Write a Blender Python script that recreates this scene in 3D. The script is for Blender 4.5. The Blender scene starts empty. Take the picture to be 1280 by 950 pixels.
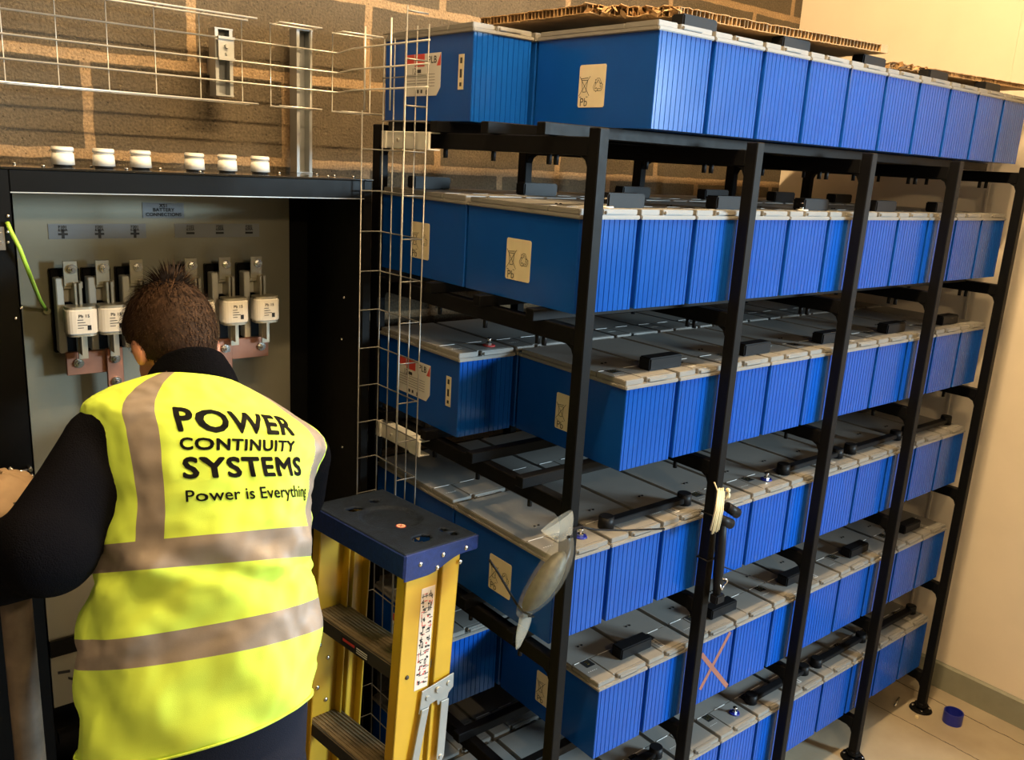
import bpy, bmesh, math, random
from mathutils import Vector, Matrix, noise
rnd = random.Random(7)
SC = bpy.context.scene
COL = SC.collection
V = Vector
# ------------------------------------------------------------------ camera
CAM = V((-1.1728, -1.2400, 1.9302)); F = 1092.42
yaw, pitch, roll = math.radians(50.2063), math.radians(-14.1955), math.radians(3.3246)
fwd = V((math.cos(yaw)*math.cos(pitch), math.sin(yaw)*math.cos(pitch), math.sin(pitch)))
_r = V((math.sin(yaw), -math.cos(yaw), 0)); _u = _r.cross(fwd)
RT = math.cos(roll)*_r + math.sin(roll)*_u
UP = -math.sin(roll)*_r + math.cos(roll)*_u
def ray(x, y): return fwd + (x-640)/F*RT - (y-475)/F*UP
def at(x, y, t): return CAM + ray(x, y)*t
def onY(x, y, Y): d = ray(x, y); return CAM + d*((Y-CAM.y)/d.y)
def onX(x, y, X): d = ray(x, y); return CAM + d*((X-CAM.x)/d.x)
def onZ(x, y, Z): d = ray(x, y); return CAM + d*((Z-CAM.z)/d.z)
def px(P):
    d = P-CAM; z = d.dot(fwd); return 640+F*d.dot(RT)/z, 475-F*d.dot(UP)/z
cd = bpy.data.cameras.new('camera'); co = bpy.data.objects.new('camera', cd); COL.objects.link(co)
cd.sensor_fit = 'HORIZONTAL'; cd.sensor_width = 36; cd.lens = 36*F/1280; cd.clip_start = .02
m = Matrix((RT, UP, -fwd)).transposed().to_4x4(); m.translation = CAM; co.matrix_world = m
SC.camera = co
vs = SC.view_settings; vs.view_transform = 'Standard'; vs.look = 'None'; vs.gamma = 1; vs.use_curve_mapping = False; vs.exposure = 0
SC.cycles.max_bounces = 8; SC.cycles.diffuse_bounces = 2; SC.cycles.transparent_max_bounces = 12
# ------------------------------------------------------------------ materials
def mat(name, col, rough=.5, metal=0, spec=.5, noise_amt=0, noise_scale=40, bump=0, bump_scale=200, rough_var=0):
    M = bpy.data.materials.new(name); M.use_nodes = True
    nt = M.node_tree; b = nt.nodes['Principled BSDF']
    b.inputs['Base Color'].default_value = (*col, 1); b.inputs['Roughness'].default_value = rough
    b.inputs['Metallic'].default_value = metal; b.inputs['Specular IOR Level'].default_value = spec
    if noise_amt or bump or rough_var:
        tc = nt.nodes.new('ShaderNodeTexCoord')
    if noise_amt or rough_var:
        n = nt.nodes.new('ShaderNodeTexNoise'); n.inputs['Scale'].default_value = noise_scale; n.inputs['Detail'].default_value = 6
        nt.links.new(tc.outputs['Object'], n.inputs['Vector'])
        if noise_amt:
            r = nt.nodes.new('ShaderNodeValToRGB')
            r.color_ramp.elements[0].position = .3; r.color_ramp.elements[1].position = .7
            r.color_ramp.elements[0].color = (*[c*(1-noise_amt) for c in col], 1)
            r.color_ramp.elements[1].color = (*[min(1, c*(1+noise_amt)) for c in col], 1)
            nt.links.new(n.outputs['Fac'], r.inputs['Fac']); nt.links.new(r.outputs['Color'], b.inputs['Base Color'])
        if rough_var:
            mr = nt.nodes.new('ShaderNodeMapRange'); mr.inputs['To Min'].default_value = max(0, rough-rough_var); mr.inputs['To Max'].default_value = rough+rough_var
            nt.links.new(n.outputs['Fac'], mr.inputs['Value']); nt.links.new(mr.outputs['Result'], b.inputs['Roughness'])
    if bump:
        n2 = nt.nodes.new('ShaderNodeTexNoise'); n2.inputs['Scale'].default_value = bump_scale; n2.inputs['Detail'].default_value = 4
        nt.links.new(tc.outputs['Object'], n2.inputs['Vector'])
        bp = nt.nodes.new('ShaderNodeBump'); bp.inputs['Strength'].default_value = bump; bp.inputs['Distance'].default_value = .004
        nt.links.new(n2.outputs['Fac'], bp.inputs['Height']); nt.links.new(bp.outputs['Normal'], b.inputs['Normal'])
    return M
BLUE = mat('blue_battery_plastic', (.004, .062, .33), .2, spec=.24, noise_amt=.06, noise_scale=9, rough_var=.04)
LID = mat('grey_lid_plastic', (.20, .192, .175), .42, noise_amt=.05, noise_scale=12)
PRINTGLINT = mat('white_print_and_glint', (.85, .84, .80), .5)
BLACK = mat('black_print', (.012, .012, .012), .5)
VINK = mat('matt_black_vinyl', (.006, .006, .006), .7, spec=.12)
YEL = mat('yellow_print', (.75, .65, .25), .5)
LABEL = mat('cream_label', (.72, .62, .42), .5, noise_amt=.04, noise_scale=30)
LABELG = mat('white_label', (.66, .64, .60), .5)
RED = mat('red_print', (.55, .05, .04), .5)
STEEL = mat('black_powder_coat', (.003, .003, .0034), .48, spec=.12, rough_var=.08, noise_scale=60)
RUBBER = mat('black_plastic', (.006, .006, .007), .48, spec=.18)
ZINC = mat('bright_zinc_wire', (.80, .78, .72), .35, metal=.55)
ZINCD = mat('dull_zinc_wire', (.26, .255, .24), .42, metal=.6)
ZINCM = mat('galvanised_sheet', (.42, .43, .42), .46, metal=.75, noise_amt=.12, noise_scale=5, rough_var=.08)
PANEL = mat('dull_zinc_panel', (.29, .275, .21), .40, metal=.72, noise_amt=.10, noise_scale=4, rough_var=.08)
CHROME = mat('bolt_steel', (.7, .68, .64), .25, metal=1)
COPPER = mat('tinned_copper_bar', (.50, .24, .16), .4, metal=.9, noise_amt=.15, noise_scale=20)
CERAM = mat('white_ceramic', (.74, .70, .62), .35)
WHITEP = mat('white_plastic_cap', (.85, .82, .74), .4)
CREAMP = mat('cream_bracket', (.72, .70, .62), .4)
CABB = mat('black_cabinet_paint', (.0018, .0018, .0018), .45, spec=.14, rough_var=.08, noise_scale=30)
CABT = mat('glossy_black_cabinet_top', (.012, .011, .010), .08, spec=.6)
YGRN = mat('green_yellow_wire', (.38, .62, .06), .4)
GRP = mat('yellow_fibreglass', (.55, .32, .02), .38, noise_amt=.07, noise_scale=12)
LBLUE = mat('navy_blue_plastic', (.008, .022, .12), .35, noise_amt=.25, noise_scale=90, bump=.15, bump_scale=300)
LTOP = mat('scuffed_blue_plastic', (.006, .011, .022), .65, spec=.2, noise_amt=.35, noise_scale=60, bump=.3, bump_scale=260)
TREAD = mat('worn_aluminium_tread', (.23, .17, .10), .6, metal=.25, noise_amt=.3, noise_scale=25)
TREADF = mat('dark_step_front', (.035, .03, .026), .5)
CREAMW = mat('cream_wall_paint', (.76, .65, .50), .75, noise_amt=.03, noise_scale=6, bump=.05, bump_scale=60)
SKIRT = mat('grey_skirting_paint', (.24, .235, .17), .5, noise_amt=.08, noise_scale=20)
CEILM = mat('white_ceiling', (.40, .37, .31), .8)
ROOMW = mat('room_wall_paint', (.22, .20, .17), .8)
CARD = mat('brown_cardboard', (.38, .235, .105), .75, noise_amt=.10, noise_scale=30, bump=.1, bump_scale=120)
SACK = mat('tan_paper', (.30, .205, .12), .75, noise_amt=.12, noise_scale=18, bump=.3, bump_scale=40)
POLE = mat('worn_grey_wood', (.17, .125, .085), .6, noise_amt=.4, noise_scale=14, bump=.2, bump_scale=60)
BLUECAP = mat('royal_blue_plastic', (.012, .02, .25), .3)
HIVIS = mat('hi_vis_yellow', (.74, 1.0, .11), .65, noise_amt=.03, noise_scale=10, bump=.12, bump_scale=900)
REFL = mat('reflective_grey_tape', (.30, .25, .21), .5, noise_amt=.05, noise_scale=60, bump=.06, bump_scale=500)
FLEECE = mat('black_fleece', (.003, .003, .0045), .95, spec=.05, bump=.5, bump_scale=400)
NAVY = mat('navy_trousers', (.012, .014, .026), .85, spec=.2, bump=.3, bump_scale=500)
SKIN = mat('skin', (.62, .27, .17), .5, noise_amt=.08, noise_scale=30)
HAIR = mat('dark_brown_hair', (.040, .021, .011), .75, spec=.15, noise_amt=.35, noise_scale=80)
SHOE = mat('black_boot_leather', (.02, .018, .016), .5)
REDX = mat('red_brown_tape', (.24, .09, .06), .6)
GOLD = mat('cream_strip', (.70, .58, .34), .45)
def clear_mat(name, fac):
    M = bpy.data.materials.new(name); M.use_nodes = True; nt = M.node_tree
    b = nt.nodes['Principled BSDF']; b.inputs['Base Color'].default_value = (.85, .8, .68, 1); b.inputs['Roughness'].default_value = .18
    t = nt.nodes.new('ShaderNodeBsdfTransparent'); t.inputs['Color'].default_value = (.93, .92, .88, 1)
    mx = nt.nodes.new('ShaderNodeMixShader'); mx.inputs['Fac'].default_value = fac
    nt.links.new(t.outputs[0], mx.inputs[1]); nt.links.new(b.outputs[0], mx.inputs[2])
    nt.links.new(mx.outputs[0], nt.nodes['Material Output'].inputs['Surface'])
    return M
POLY = clear_mat('clear_polythene', .06); POLYB = clear_mat('bunched_polythene', .2)
def block_mat():
    M = bpy.data.materials.new('concrete_block_wall'); M.use_nodes = True; nt = M.node_tree; b = nt.nodes['Principled BSDF']
    b.inputs['Roughness'].default_value = .9; b.inputs['Specular IOR Level'].default_value = .2
    tc = nt.nodes.new('ShaderNodeTexCoord'); sx = nt.nodes.new('ShaderNodeSeparateXYZ'); nt.links.new(tc.outputs['Object'], sx.inputs[0])
    n0 = nt.nodes.new('ShaderNodeTexNoise'); n0.inputs['Scale'].default_value = 14; n0.inputs['Detail'].default_value = 3
    nt.links.new(tc.outputs['Object'], n0.inputs['Vector'])
    def wob(sock, off, nsock):
        a = nt.nodes.new('ShaderNodeMath'); a.operation = 'SUBTRACT'; nt.links.new(sock, a.inputs[0]); a.inputs[1].default_value = off
        c = nt.nodes.new('ShaderNodeMath'); c.operation = 'MULTIPLY_ADD'; nt.links.new(nsock, c.inputs[0]); c.inputs[1].default_value = .012; nt.links.new(a.outputs[0], c.inputs[2])
        return c.outputs[0]
    cx = nt.nodes.new('ShaderNodeCombineXYZ')
    nt.links.new(wob(sx.outputs['X'], -.356, n0.outputs['Fac']), cx.inputs['X'])
    nt.links.new(wob(sx.outputs['Z'], 1.891-2.2, n0.outputs['Fac']), cx.inputs['Y'])
    br = nt.nodes.new('ShaderNodeTexBrick'); br.inputs['Scale'].default_value = 1; br.inputs['Brick Width'].default_value = .49
    br.inputs['Row Height'].default_value = .22; br.inputs['Mortar Size'].default_value = .0135; br.inputs['Mortar Smooth'].default_value = .25
    br.inputs['Color1'].default_value = (.092, .072, .047, 1); br.inputs['Color2'].default_value = (.110, .086, .056, 1)
    br.inputs['Mortar'].default_value = (.30, .205, .115, 1)
    nt.links.new(cx.outputs[0], br.inputs['Vector'])
    n = nt.nodes.new('ShaderNodeTexNoise'); n.inputs['Scale'].default_value = 160; n.inputs['Detail'].default_value = 5
    n2 = nt.nodes.new('ShaderNodeTexNoise'); n2.inputs['Scale'].default_value = 7; n2.inputs['Detail'].default_value = 4
    for q in (n, n2): nt.links.new(tc.outputs['Object'], q.inputs['Vector'])
    mr = nt.nodes.new('ShaderNodeMapRange'); mr.inputs['From Min'].default_value = .3; mr.inputs['From Max'].default_value = .7; mr.inputs['To Min'].default_value = .72; mr.inputs['To Max'].default_value = 1.28
    nt.links.new(n.outputs['Fac'], mr.inputs['Value'])
    mr2 = nt.nodes.new('ShaderNodeMapRange'); mr2.inputs['From Min'].default_value = .3; mr2.inputs['From Max'].default_value = .7; mr2.inputs['To Min'].default_value = .85; mr2.inputs['To Max'].default_value = 1.12
    nt.links.new(n2.outputs['Fac'], mr2.inputs['Value'])
    vo = nt.nodes.new('ShaderNodeTexVoronoi'); vo.inputs['Scale'].default_value = 55; nt.links.new(tc.outputs['Object'], vo.inputs['Vector'])
    pit = nt.nodes.new('ShaderNodeMapRange'); pit.inputs['From Min'].default_value = .06; pit.inputs['From Max'].default_value = .14; pit.inputs['To Min'].default_value = .5
    nt.links.new(vo.outputs['Distance'], pit.inputs['Value'])
    mu = nt.nodes.new('ShaderNodeMath'); mu.operation = 'MULTIPLY'; nt.links.new(mr.outputs[0], mu.inputs[0]); nt.links.new(mr2.outputs[0], mu.inputs[1])
    mu2 = nt.nodes.new('ShaderNodeMath'); mu2.operation = 'MULTIPLY'; nt.links.new(mu.outputs[0], mu2.inputs[0]); nt.links.new(pit.outputs[0], mu2.inputs[1])
    vm = nt.nodes.new('ShaderNodeVectorMath'); vm.operation = 'SCALE'; nt.links.new(br.outputs['Color'], vm.inputs[0]); nt.links.new(mu2.outputs[0], vm.inputs['Scale'])
    nt.links.new(vm.outputs[0], b.inputs['Base Color'])
    hs = nt.nodes.new('ShaderNodeMath'); hs.operation = 'MULTIPLY_ADD'; nt.links.new(br.outputs['Fac'], hs.inputs[0]); hs.inputs[1].default_value = -.4; nt.links.new(mu2.outputs[0], hs.inputs[2])
    bp = nt.nodes.new('ShaderNodeBump'); bp.inputs['Strength'].default_value = .55; bp.inputs['Distance'].default_value = .006
    nt.links.new(hs.outputs[0], bp.inputs['Height']); nt.links.new(bp.outputs[0], b.inputs['Normal'])
    return M
BLOCK = block_mat()
def floor_mat():
    M = bpy.data.materials.new('painted_concrete_floor'); M.use_nodes = True; nt = M.node_tree; b = nt.nodes['Principled BSDF']
    b.inputs['Roughness'].default_value = .55
    tc = nt.nodes.new('ShaderNodeTexCoord'); sx = nt.nodes.new('ShaderNodeSeparateXYZ'); nt.links.new(tc.outputs['Object'], sx.inputs[0])
    n = nt.nodes.new('ShaderNodeTexNoise'); n.inputs['Scale'].default_value = 5; n.inputs['Detail'].default_value = 8; nt.links.new(tc.outputs['Object'], n.inputs['Vector'])
    n3 = nt.nodes.new('ShaderNodeTexNoise'); n3.inputs['Scale'].default_value = 22; n3.inputs['Detail'].default_value = 4; nt.links.new(tc.outputs['Object'], n3.inputs['Vector'])
    r = nt.nodes.new('ShaderNodeValToRGB'); r.color_ramp.elements[0].position = .3; r.color_ramp.elements[1].position = .72
    r.color_ramp.elements[0].color = (.31, .255, .175, 1); r.color_ramp.elements[1].color = (.42, .355, .25, 1); nt.links.new(n.outputs['Fac'], r.inputs['Fac'])
    fac = None
    for X0, w in ((1.820, .0022), (2.046, .0026)):
        a = nt.nodes.new('ShaderNodeMath'); a.operation = 'MULTIPLY_ADD'; nt.links.new(n3.outputs['Fac'], a.inputs[0]); a.inputs[1].default_value = .02; nt.links.new(sx.outputs['X'], a.inputs[2])
        c = nt.nodes.new('ShaderNodeMath'); c.operation = 'SUBTRACT'; nt.links.new(a.outputs[0], c.inputs[0]); c.inputs[1].default_value = X0+.01
        d = nt.nodes.new('ShaderNodeMath'); d.operation = 'ABSOLUTE'; nt.links.new(c.outputs[0], d.inputs[0])
        e = nt.nodes.new('ShaderNodeMath'); e.operation = 'LESS_THAN'; nt.links.new(d.outputs[0], e.inputs[0]); e.inputs[1].default_value = w
        if fac is None: fac = e.outputs[0]
        else:
            g = nt.nodes.new('ShaderNodeMath'); g.operation = 'MAXIMUM'; nt.links.new(fac, g.inputs[0]); nt.links.new(e.outputs[0], g.inputs[1]); fac = g.outputs[0]
    mx = nt.nodes.new('ShaderNodeMix'); mx.data_type = 'RGBA'; nt.links.new(fac, mx.inputs['Factor']); nt.links.new(r.outputs[0], mx.inputs['A']); mx.inputs['B'].default_value = (.07, .05, .03, 1)
    nt.links.new(mx.outputs['Result'], b.inputs['Base Color'])
    bp = nt.nodes.new('ShaderNodeBump'); bp.inputs['Strength'].default_value = .15; bp.inputs['Distance'].default_value = .01; nt.links.new(n3.outputs['Fac'], bp.inputs['Height']); nt.links.new(bp.outputs[0], b.inputs['Normal'])
    return M
FLOORM = floor_mat()
# ------------------------------------------------------------------ mesh builder
class MB:
    def __init__(s): s.v = []; s.f = []; s.m = []; s.sm = []
    def add(s, vs_, fs, m=0, smooth=False):
        o = len(s.v); s.v += [tuple(p) for p in vs_]
        for f in fs: s.f.append(tuple(i+o for i in f)); s.m.append(m); s.sm.append(smooth)
        return s
    def box(s, x0, x1, y0, y1, z0, z1, m=0):
        return s.add([(x0,y0,z0),(x1,y0,z0),(x1,y1,z0),(x0,y1,z0),(x0,y0,z1),(x1,y0,z1),(x1,y1,z1),(x0,y1,z1)],
              [(0,3,2,1),(4,5,6,7),(0,1,5,4),(1,2,6,5),(2,3,7,6),(3,0,4,7)], m)
    def obox(s, c, ax, ay, az, m=0):      # centre and three half-axis vectors
        c, ax, ay, az = V(c), V(ax), V(ay), V(az); P = []
        for k in (-1, 1):
            for (i, j) in ((-1,-1),(1,-1),(1,1),(-1,1)): P.append(c+ax*i+ay*j+az*k)
        fl = ax.cross(ay).dot(az) < 0
        fs = [(0,3,2,1),(4,5,6,7),(0,1,5,4),(1,2,6,5),(2,3,7,6),(3,0,4,7)]
        return s.add(P, [tuple(reversed(f)) for f in fs] if fl else fs, m)
    def prism(s, poly, a, b, ax='z', m=0, smooth=False):   # poly of 2D points extruded from a to b
        def p3(p, h): return {'z': (p[0],p[1],h), 'x': (h,p[0],p[1]), 'y': (p[0],h,p[1])}[ax]
        n = len(poly); area = sum(poly[i][0]*poly[(i+1)%n][1]-poly[(i+1)%n][0]*poly[i][1] for i in range(n))
        if (area < 0) != (ax == 'y'): poly = poly[::-1]
        P = [p3(p, a) for p in poly]+[p3(p, b) for p in poly]
        fs = [tuple(range(n))[::-1], tuple(range(n, 2*n))]
        s.add(P, fs, m); o = len(s.v)-2*n
        for i in range(n):
            j = (i+1) % n; s.f.append((o+i, o+j, o+n+j, o+n+i)); s.m.append(m); s.sm.append(smooth)
        return s
    def cyl(s, p0, p1, r0, r1=None, n=14, m=0, caps=True, smooth=True):
        p0, p1 = V(p0), V(p1); r1 = r0 if r1 is None else r1
        d = (p1-p0).normalized(); a = d.orthogonal().normalized(); b = d.cross(a)
        P = []
        for p, r in ((p0, r0), (p1, r1)):
            for i in range(n):
                t = 2*math.pi*i/n; P.append(p+(a*math.cos(t)+b*math.sin(t))*r)
        o = len(s.v); s.add(P, [])
        for i in range(n):
            j = (i+1) % n; s.f.append((o+i, o+j, o+n+j, o+n+i)); s.m.append(m); s.sm.append(smooth)
        if caps:
            s.f.append(tuple(o+i for i in range(n))[::-1]); s.m.append(m); s.sm.append(False)
            s.f.append(tuple(o+n+i for i in range(n))); s.m.append(m); s.sm.append(False)
        return s
    def tube(s, pts, r, n=8, m=0, caps=True):
        pts = [V(p) for p in pts]; rs = r if isinstance(r, (list, tuple)) else [r]*len(pts)
        o = len(s.v); a = None; P = []
        for i, p in enumerate(pts):
            d = (pts[min(i+1, len(pts)-1)]-pts[max(i-1, 0)]).normalized()
            if a is None: a = d.orthogonal().normalized()
            a = (a-d*a.dot(d)).normalized(); b = d.cross(a)
            for k in range(n):
                t = 2*math.pi*k/n; P.append(p+(a*math.cos(t)+b*math.sin(t))*rs[i])
        s.add(P, [])
        for i in range(len(pts)-1):
            for k in range(n):
                j = (k+1) % n; s.f.append((o+i*n+k, o+i*n+j, o+(i+1)*n+j, o+(i+1)*n+k)); s.m.append(m); s.sm.append(True)
        if caps:
            s.f.append(tuple(o+k for k in range(n))[::-1]); s.m.append(m); s.sm.append(False)
            e = o+(len(pts)-1)*n; s.f.append(tuple(e+k for k in range(n))); s.m.append(m); s.sm.append(False)
        return s
    def ball(s, c, r, nu=20, nv=12, m=0, M=None):
        c = V(c); r = (r, r, r) if not isinstance(r, (list, tuple)) else r; P = []
        for j in range(1, nv):
            th = math.pi*j/nv
            for i in range(nu):
                ph = 2*math.pi*i/nu; q = V((r[0]*math.sin(th)*math.cos(ph), r[1]*math.sin(th)*math.sin(ph), r[2]*math.cos(th)))
                P.append(c+(M @ q if M else q))
        top = V((0,0,r[2])); bot = V((0,0,-r[2])); P += [c+(M @ top if M else top), c+(M @ bot if M else bot)]
        T, B = len(P)-2, len(P)-1; fs = []
        for j in range(nv-2):
            for i in range(nu):
                k = (i+1) % nu; fs.append((j*nu+i, (j+1)*nu+i, (j+1)*nu+k, j*nu+k))
        for i in range(nu):
            k = (i+1) % nu; fs.append((T, i, k)); fs.append((B, (nv-2)*nu+k, (nv-2)*nu+i))
        return s.add(P, fs, m, True)
    def grid(s, rows, m=0, closed=False, smooth=True, mf=None):
        nr, nc = len(rows), len(rows[0]); o = len(s.v); s.add([p for r_ in rows for p in r_], [])
        for i in range(nr-1):
            for j in range(nc if closed else nc-1):
                k = (j+1) % nc
                s.f.append((o+i*nc+j, o+i*nc+k, o+(i+1)*nc+k, o+(i+1)*nc+j)); s.m.append(mf(i, j) if mf else m); s.sm.append(smooth)
        return s
    def build(s, name, mats, parent=None, loc=(0,0,0), bevel=0, seg=2, recalc=False, subs=0):
        me = bpy.data.meshes.new(name); me.from_pydata(s.v, [], s.f)
        for mm in (mats if isinstance(mats, (list, tuple)) else [mats]): me.materials.append(mm)
        me.polygons.foreach_set('material_index', s.m); me.polygons.foreach_set('use_smooth', s.sm)
        if bevel or recalc:
            bm = bmesh.new(); bm.from_mesh(me)
            if recalc: bmesh.ops.recalc_face_normals(bm, faces=bm.faces)
            if bevel:
                es = [e for e in bm.edges if len(e.link_faces) == 2 and e.calc_face_angle(0) > .6]
                bmesh.ops.bevel(bm, geom=es, offset=bevel, segments=seg, affect='EDGES', clamp_overlap=True)
            bm.to_mesh(me); bm.free()
        me.update(); o = bpy.data.objects.new(name, me); COL.objects.link(o); o.location = loc
        if parent: o.parent = parent
        if subs: md = o.modifiers.new('subdivision', 'SUBSURF'); md.levels = md.render_levels = subs
        return o
def thing(name, label, cat, loc=(0,0,0), group=None):
    o = bpy.data.objects.new(name, None); COL.objects.link(o); o.location = loc; o.empty_display_size = .05
    return tag(o, label, cat, group)
def tag(o, label, cat, group=None, kind=None):
    o['label'] = label; o['category'] = cat
    if group: o['group'] = group
    if kind: o['kind'] = kind
    return o
def struct(o): o['kind'] = 'structure'; return o
def plab(o, s): o['label'] = s; return o
def dup(o, parent=None):
    c = o.copy(); COL.objects.link(c); c.parent = parent
    for ch in list(o.children): dup(ch, c)
    return c
_tc = {}
def text2d(body, size=1, bold=0, cuts=0):
    k = (body, bold, cuts)
    if k not in _tc:
        cu = bpy.data.curves.new('t', 'FONT'); cu.body = body; cu.size = 1; cu.align_x = 'CENTER'; cu.align_y = 'CENTER'; cu.space_character = 1+2.6*bold; cu.resolution_u = 3; cu.fill_mode = 'FRONT'
        ob = bpy.data.objects.new('t', cu); COL.objects.link(ob); dg = bpy.context.evaluated_depsgraph_get()
        me = bpy.data.meshes.new_from_object(ob.evaluated_get(dg)); bpy.data.objects.remove(ob); bpy.data.curves.remove(cu)
        if cuts:
            bm = bmesh.new(); bm.from_mesh(me)
            for _ in range(cuts):
                es = [e for e in bm.edges if e.calc_length() > .09]
                if es: bmesh.ops.subdivide_edges(bm, edges=es, cuts=1)
                bmesh.ops.triangulate(bm, faces=bm.faces)
            bm.to_mesh(me); bm.free()
        v0 = [tuple(v.co)[:2] for v in me.vertices]; f0 = [tuple(p.vertices) for p in me.polygons]; bpy.data.meshes.remove(me)
        sh = [(math.cos(a*math.pi/4)*bold, math.sin(a*math.pi/4)*bold) for a in range(8)]+[(0, 0)] if bold else [(0, 0)]     # heavier strokes
        _tc[k] = ([(x+dx, y+dy) for dx, dy in sh for x, y in v0], [tuple(i+len(v0)*q for i in f) for q in range(len(sh)) for f in f0])
    vv, ff = _tc[k]
    return [(x*size, y*size) for x, y in vv], ff
def put_text(mb, body, size, O, U, Vv, bold=0, m=0, cx=1.0):
    vv, ff = text2d(body, size, bold); O, U, Vv = V(O), V(U), V(Vv)
    mb.add([O+U*(x*cx)+Vv*y for x, y in vv], ff, m)
# ------------------------------------------------------------------ room shell
RX, BY, CZ = 2.15, 1.03, 3.60
o = MB().box(-3.2, 5.6, -5.3, BY+.1, -.1, 0).build('floor', FLOORM); struct(o)
o = MB().box(-3.2, 5.6, -5.3, BY+.1, CZ, CZ+.1).build('ceiling', CEILM); struct(o)
o = MB().box(-3.2, RX+.12, 0, .1, -2.2, CZ-2.2).build('wall_back', BLOCK, loc=(0, BY, 2.2)); struct(o)
o = MB().box(RX, RX+.12, -1.55, BY, 0, CZ).build('wall_right', CREAMW); struct(o)
o = MB().box(-3.2, -3.1, -5.3, BY, 0, CZ).build('wall_left', ROOMW); struct(o)
o = MB().box(-3.2, 5.6, -5.3, -5.2, 0, CZ).build('wall_front', ROOMW); struct(o)
o = MB().box(5.5, 5.6, -5.2, -1.55, 0, CZ).build('wall_far', ROOMW); struct(o)
o = MB().box(RX+.12, 5.5, -1.55, -1.45, 0, CZ).build('wall_passage', ROOMW); struct(o)
o = MB().prism([(RX-.012, 0), (RX, 0), (RX, .108), (RX-.004, .108), (RX-.012, .1)], -1.55, BY, 'y').build('baseboard_right', SKIRT); struct(o)
o = MB().box(RX-.004, RX, .160, .170, .108, CZ).build('trim_1', CREAMW, bevel=.001); struct(o)
# ------------------------------------------------------------------ rack
P, L, G, H = .1755, .3602, .0093, .1857
TZ = {1: 2.0030, 2: 1.6384, 3: 1.2761, 4: .9091, 5: .5397, 6: .175}
TN = {1: 'top', 2: 'second', 3: 'third', 4: 'fourth', 5: 'fifth', 6: 'bottom'}
ORD = ['first', 'second', 'third', 'fourth', 'fifth', 'sixth', 'seventh', 'eighth', 'ninth', 'tenth', 'eleventh']
rack = thing('battery_rack', 'tall black steel rack of six tiers holding the blue batteries against the block wall', 'rack', (0, 0, 0))
BOLTM = MB().cyl((0, 0, 0), (0, 0, .024), .0055, n=10).build('bolt', RUBBER); _b = BOLTM; BOLTM = _b.data; bpy.data.objects.remove(_b)
def part_(me, name, parent, loc):
    o = bpy.data.objects.new(name, me); COL.objects.link(o); o.parent = parent; o.location = loc; return o
PXS = [.001+.482*i for i in range(5)]
for i, X in enumerate(PXS):
    for (y0, y1) in ((-.042, -.012), (.742, .778)):
        b = MB().box(X, X+.026, y0, y1, .02, 1.995)
        p = b.build('post', STEEL, rack, bevel=.002, seg=1)
        c = V((X+.013, (y0+y1)/2, 0)); f = MB().cyl(c, c+V((0,0,.007)), .041, .037, 28).cyl(c+V((0,0,.007)), c+V((0,0,.03)), .017, .017, 18).cyl(c+V((0,0,.016)), c+V((0,0,.026)), .024, .024, 6, smooth=False)
        for k in range(4):
            a = k*math.pi/2+.5; q = c+V((math.cos(a)*.029, math.sin(a)*.029, .007)); f.cyl(q, q+V((0,0,.005)), .005, n=6, m=1)
        f.build('foot', [STEEL, CHROME], p)
    for t, z in TZ.items():
        zt, zb = z-.025, z-.060
        b = MB().box(X, X+.026, -.012, .742, zb, zt)
        for (ya, d) in ((-.012, 1), (.742, -1)):
            b.prism([(ya, zb), (ya+d*.024, zb), (ya+d*.008, zb-.008), (ya, zb-.024)], X+.002, X+.024, 'x')
        bo = b.build('cross_beam', STEEL, rack, bevel=.0015, seg=1)
        for yy in ((.088, .109, .29, .47) if t < 3 else (.10, .29, .47)):
            part_(BOLTM, 'bolt', bo, (X+.013, yy, zb-.020))
for t, z in TZ.items():
    for yy in (.09, .27, .46, .64):
        MB().box(-.030, 1.905, yy-.0125, yy+.0125, z-.025, z-.0005).build('rail', STEEL, rack, bevel=.0015, seg=1)
# ------------------------------------------------------------------ battery prototype meshes
def case_poly():
    x0, x1 = .0065, P-.0065; y0, y1 = 0, L; n = 11; w = .0011; d = .0016
    pts = [(x0, y1), (x0, y0+.0015), (x0+.0015, y0)]
    xs = [x0+(x1-x0)*(i+.6)/(n+.2) for i in range(n)]
    for x in xs: pts += [(x-w, y0), (x-w*.4, y0+d), (x+w*.4, y0+d), (x+w, y0)]
    pts += [(x1-.0015, y0), (x1, y0+.0015), (x1, y1)]
    return pts
def mesh_of(o): return o.data
def keep(o): me = o.data; bpy.data.objects.remove(o); return me
CASE = keep(MB().prism(case_poly(), .001, H).build('case', BLUE))
lid = MB().box(.0025, P-.0025, -.003, L+.003, H, H+.0085)
LIDM = keep(lid.build('lid', LID, bevel=.0018))
zc = H+.0085; ZT = H+.020
cov = MB().box(.0055, .062, .003, .094, zc, ZT).box(.0635, P-.0055, .012, .094, zc, ZT).box(.072, P-.0055, .003, .0125, zc, ZT)
cov.box(.076, .136, -.0015, .004, zc+.0015, zc+.0085)
COVER = keep(cov.build('terminal_cover', LID, bevel=.0014))
top = MB().box(.0055, P-.0055, .0955, L-.004, zc, ZT-.001)
TOPM = keep(top.build('lid_panel', LID, bevel=.0016))
pr = MB().box(.012, .056, .0935, .0953, ZT-.0012, ZT+.0004).box(.092, .138, .0935, .0953, ZT-.0012, ZT+.0004)  # white strips paint in the bright lit edge of the cover step
for k in range(5): pr.box(.018+k*.0065, .021+k*.0065, .050, .0515, ZT, ZT+.0003)  # small printed dashes
LIDMARKS = keep(pr.build('small_marks', PRINTGLINT))
tr = MB()
for k in range(2): tr.ball((.078+.012*k, .15, ZT-.001), (.0035, .0035, .0025), 10, 6, 0)
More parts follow.
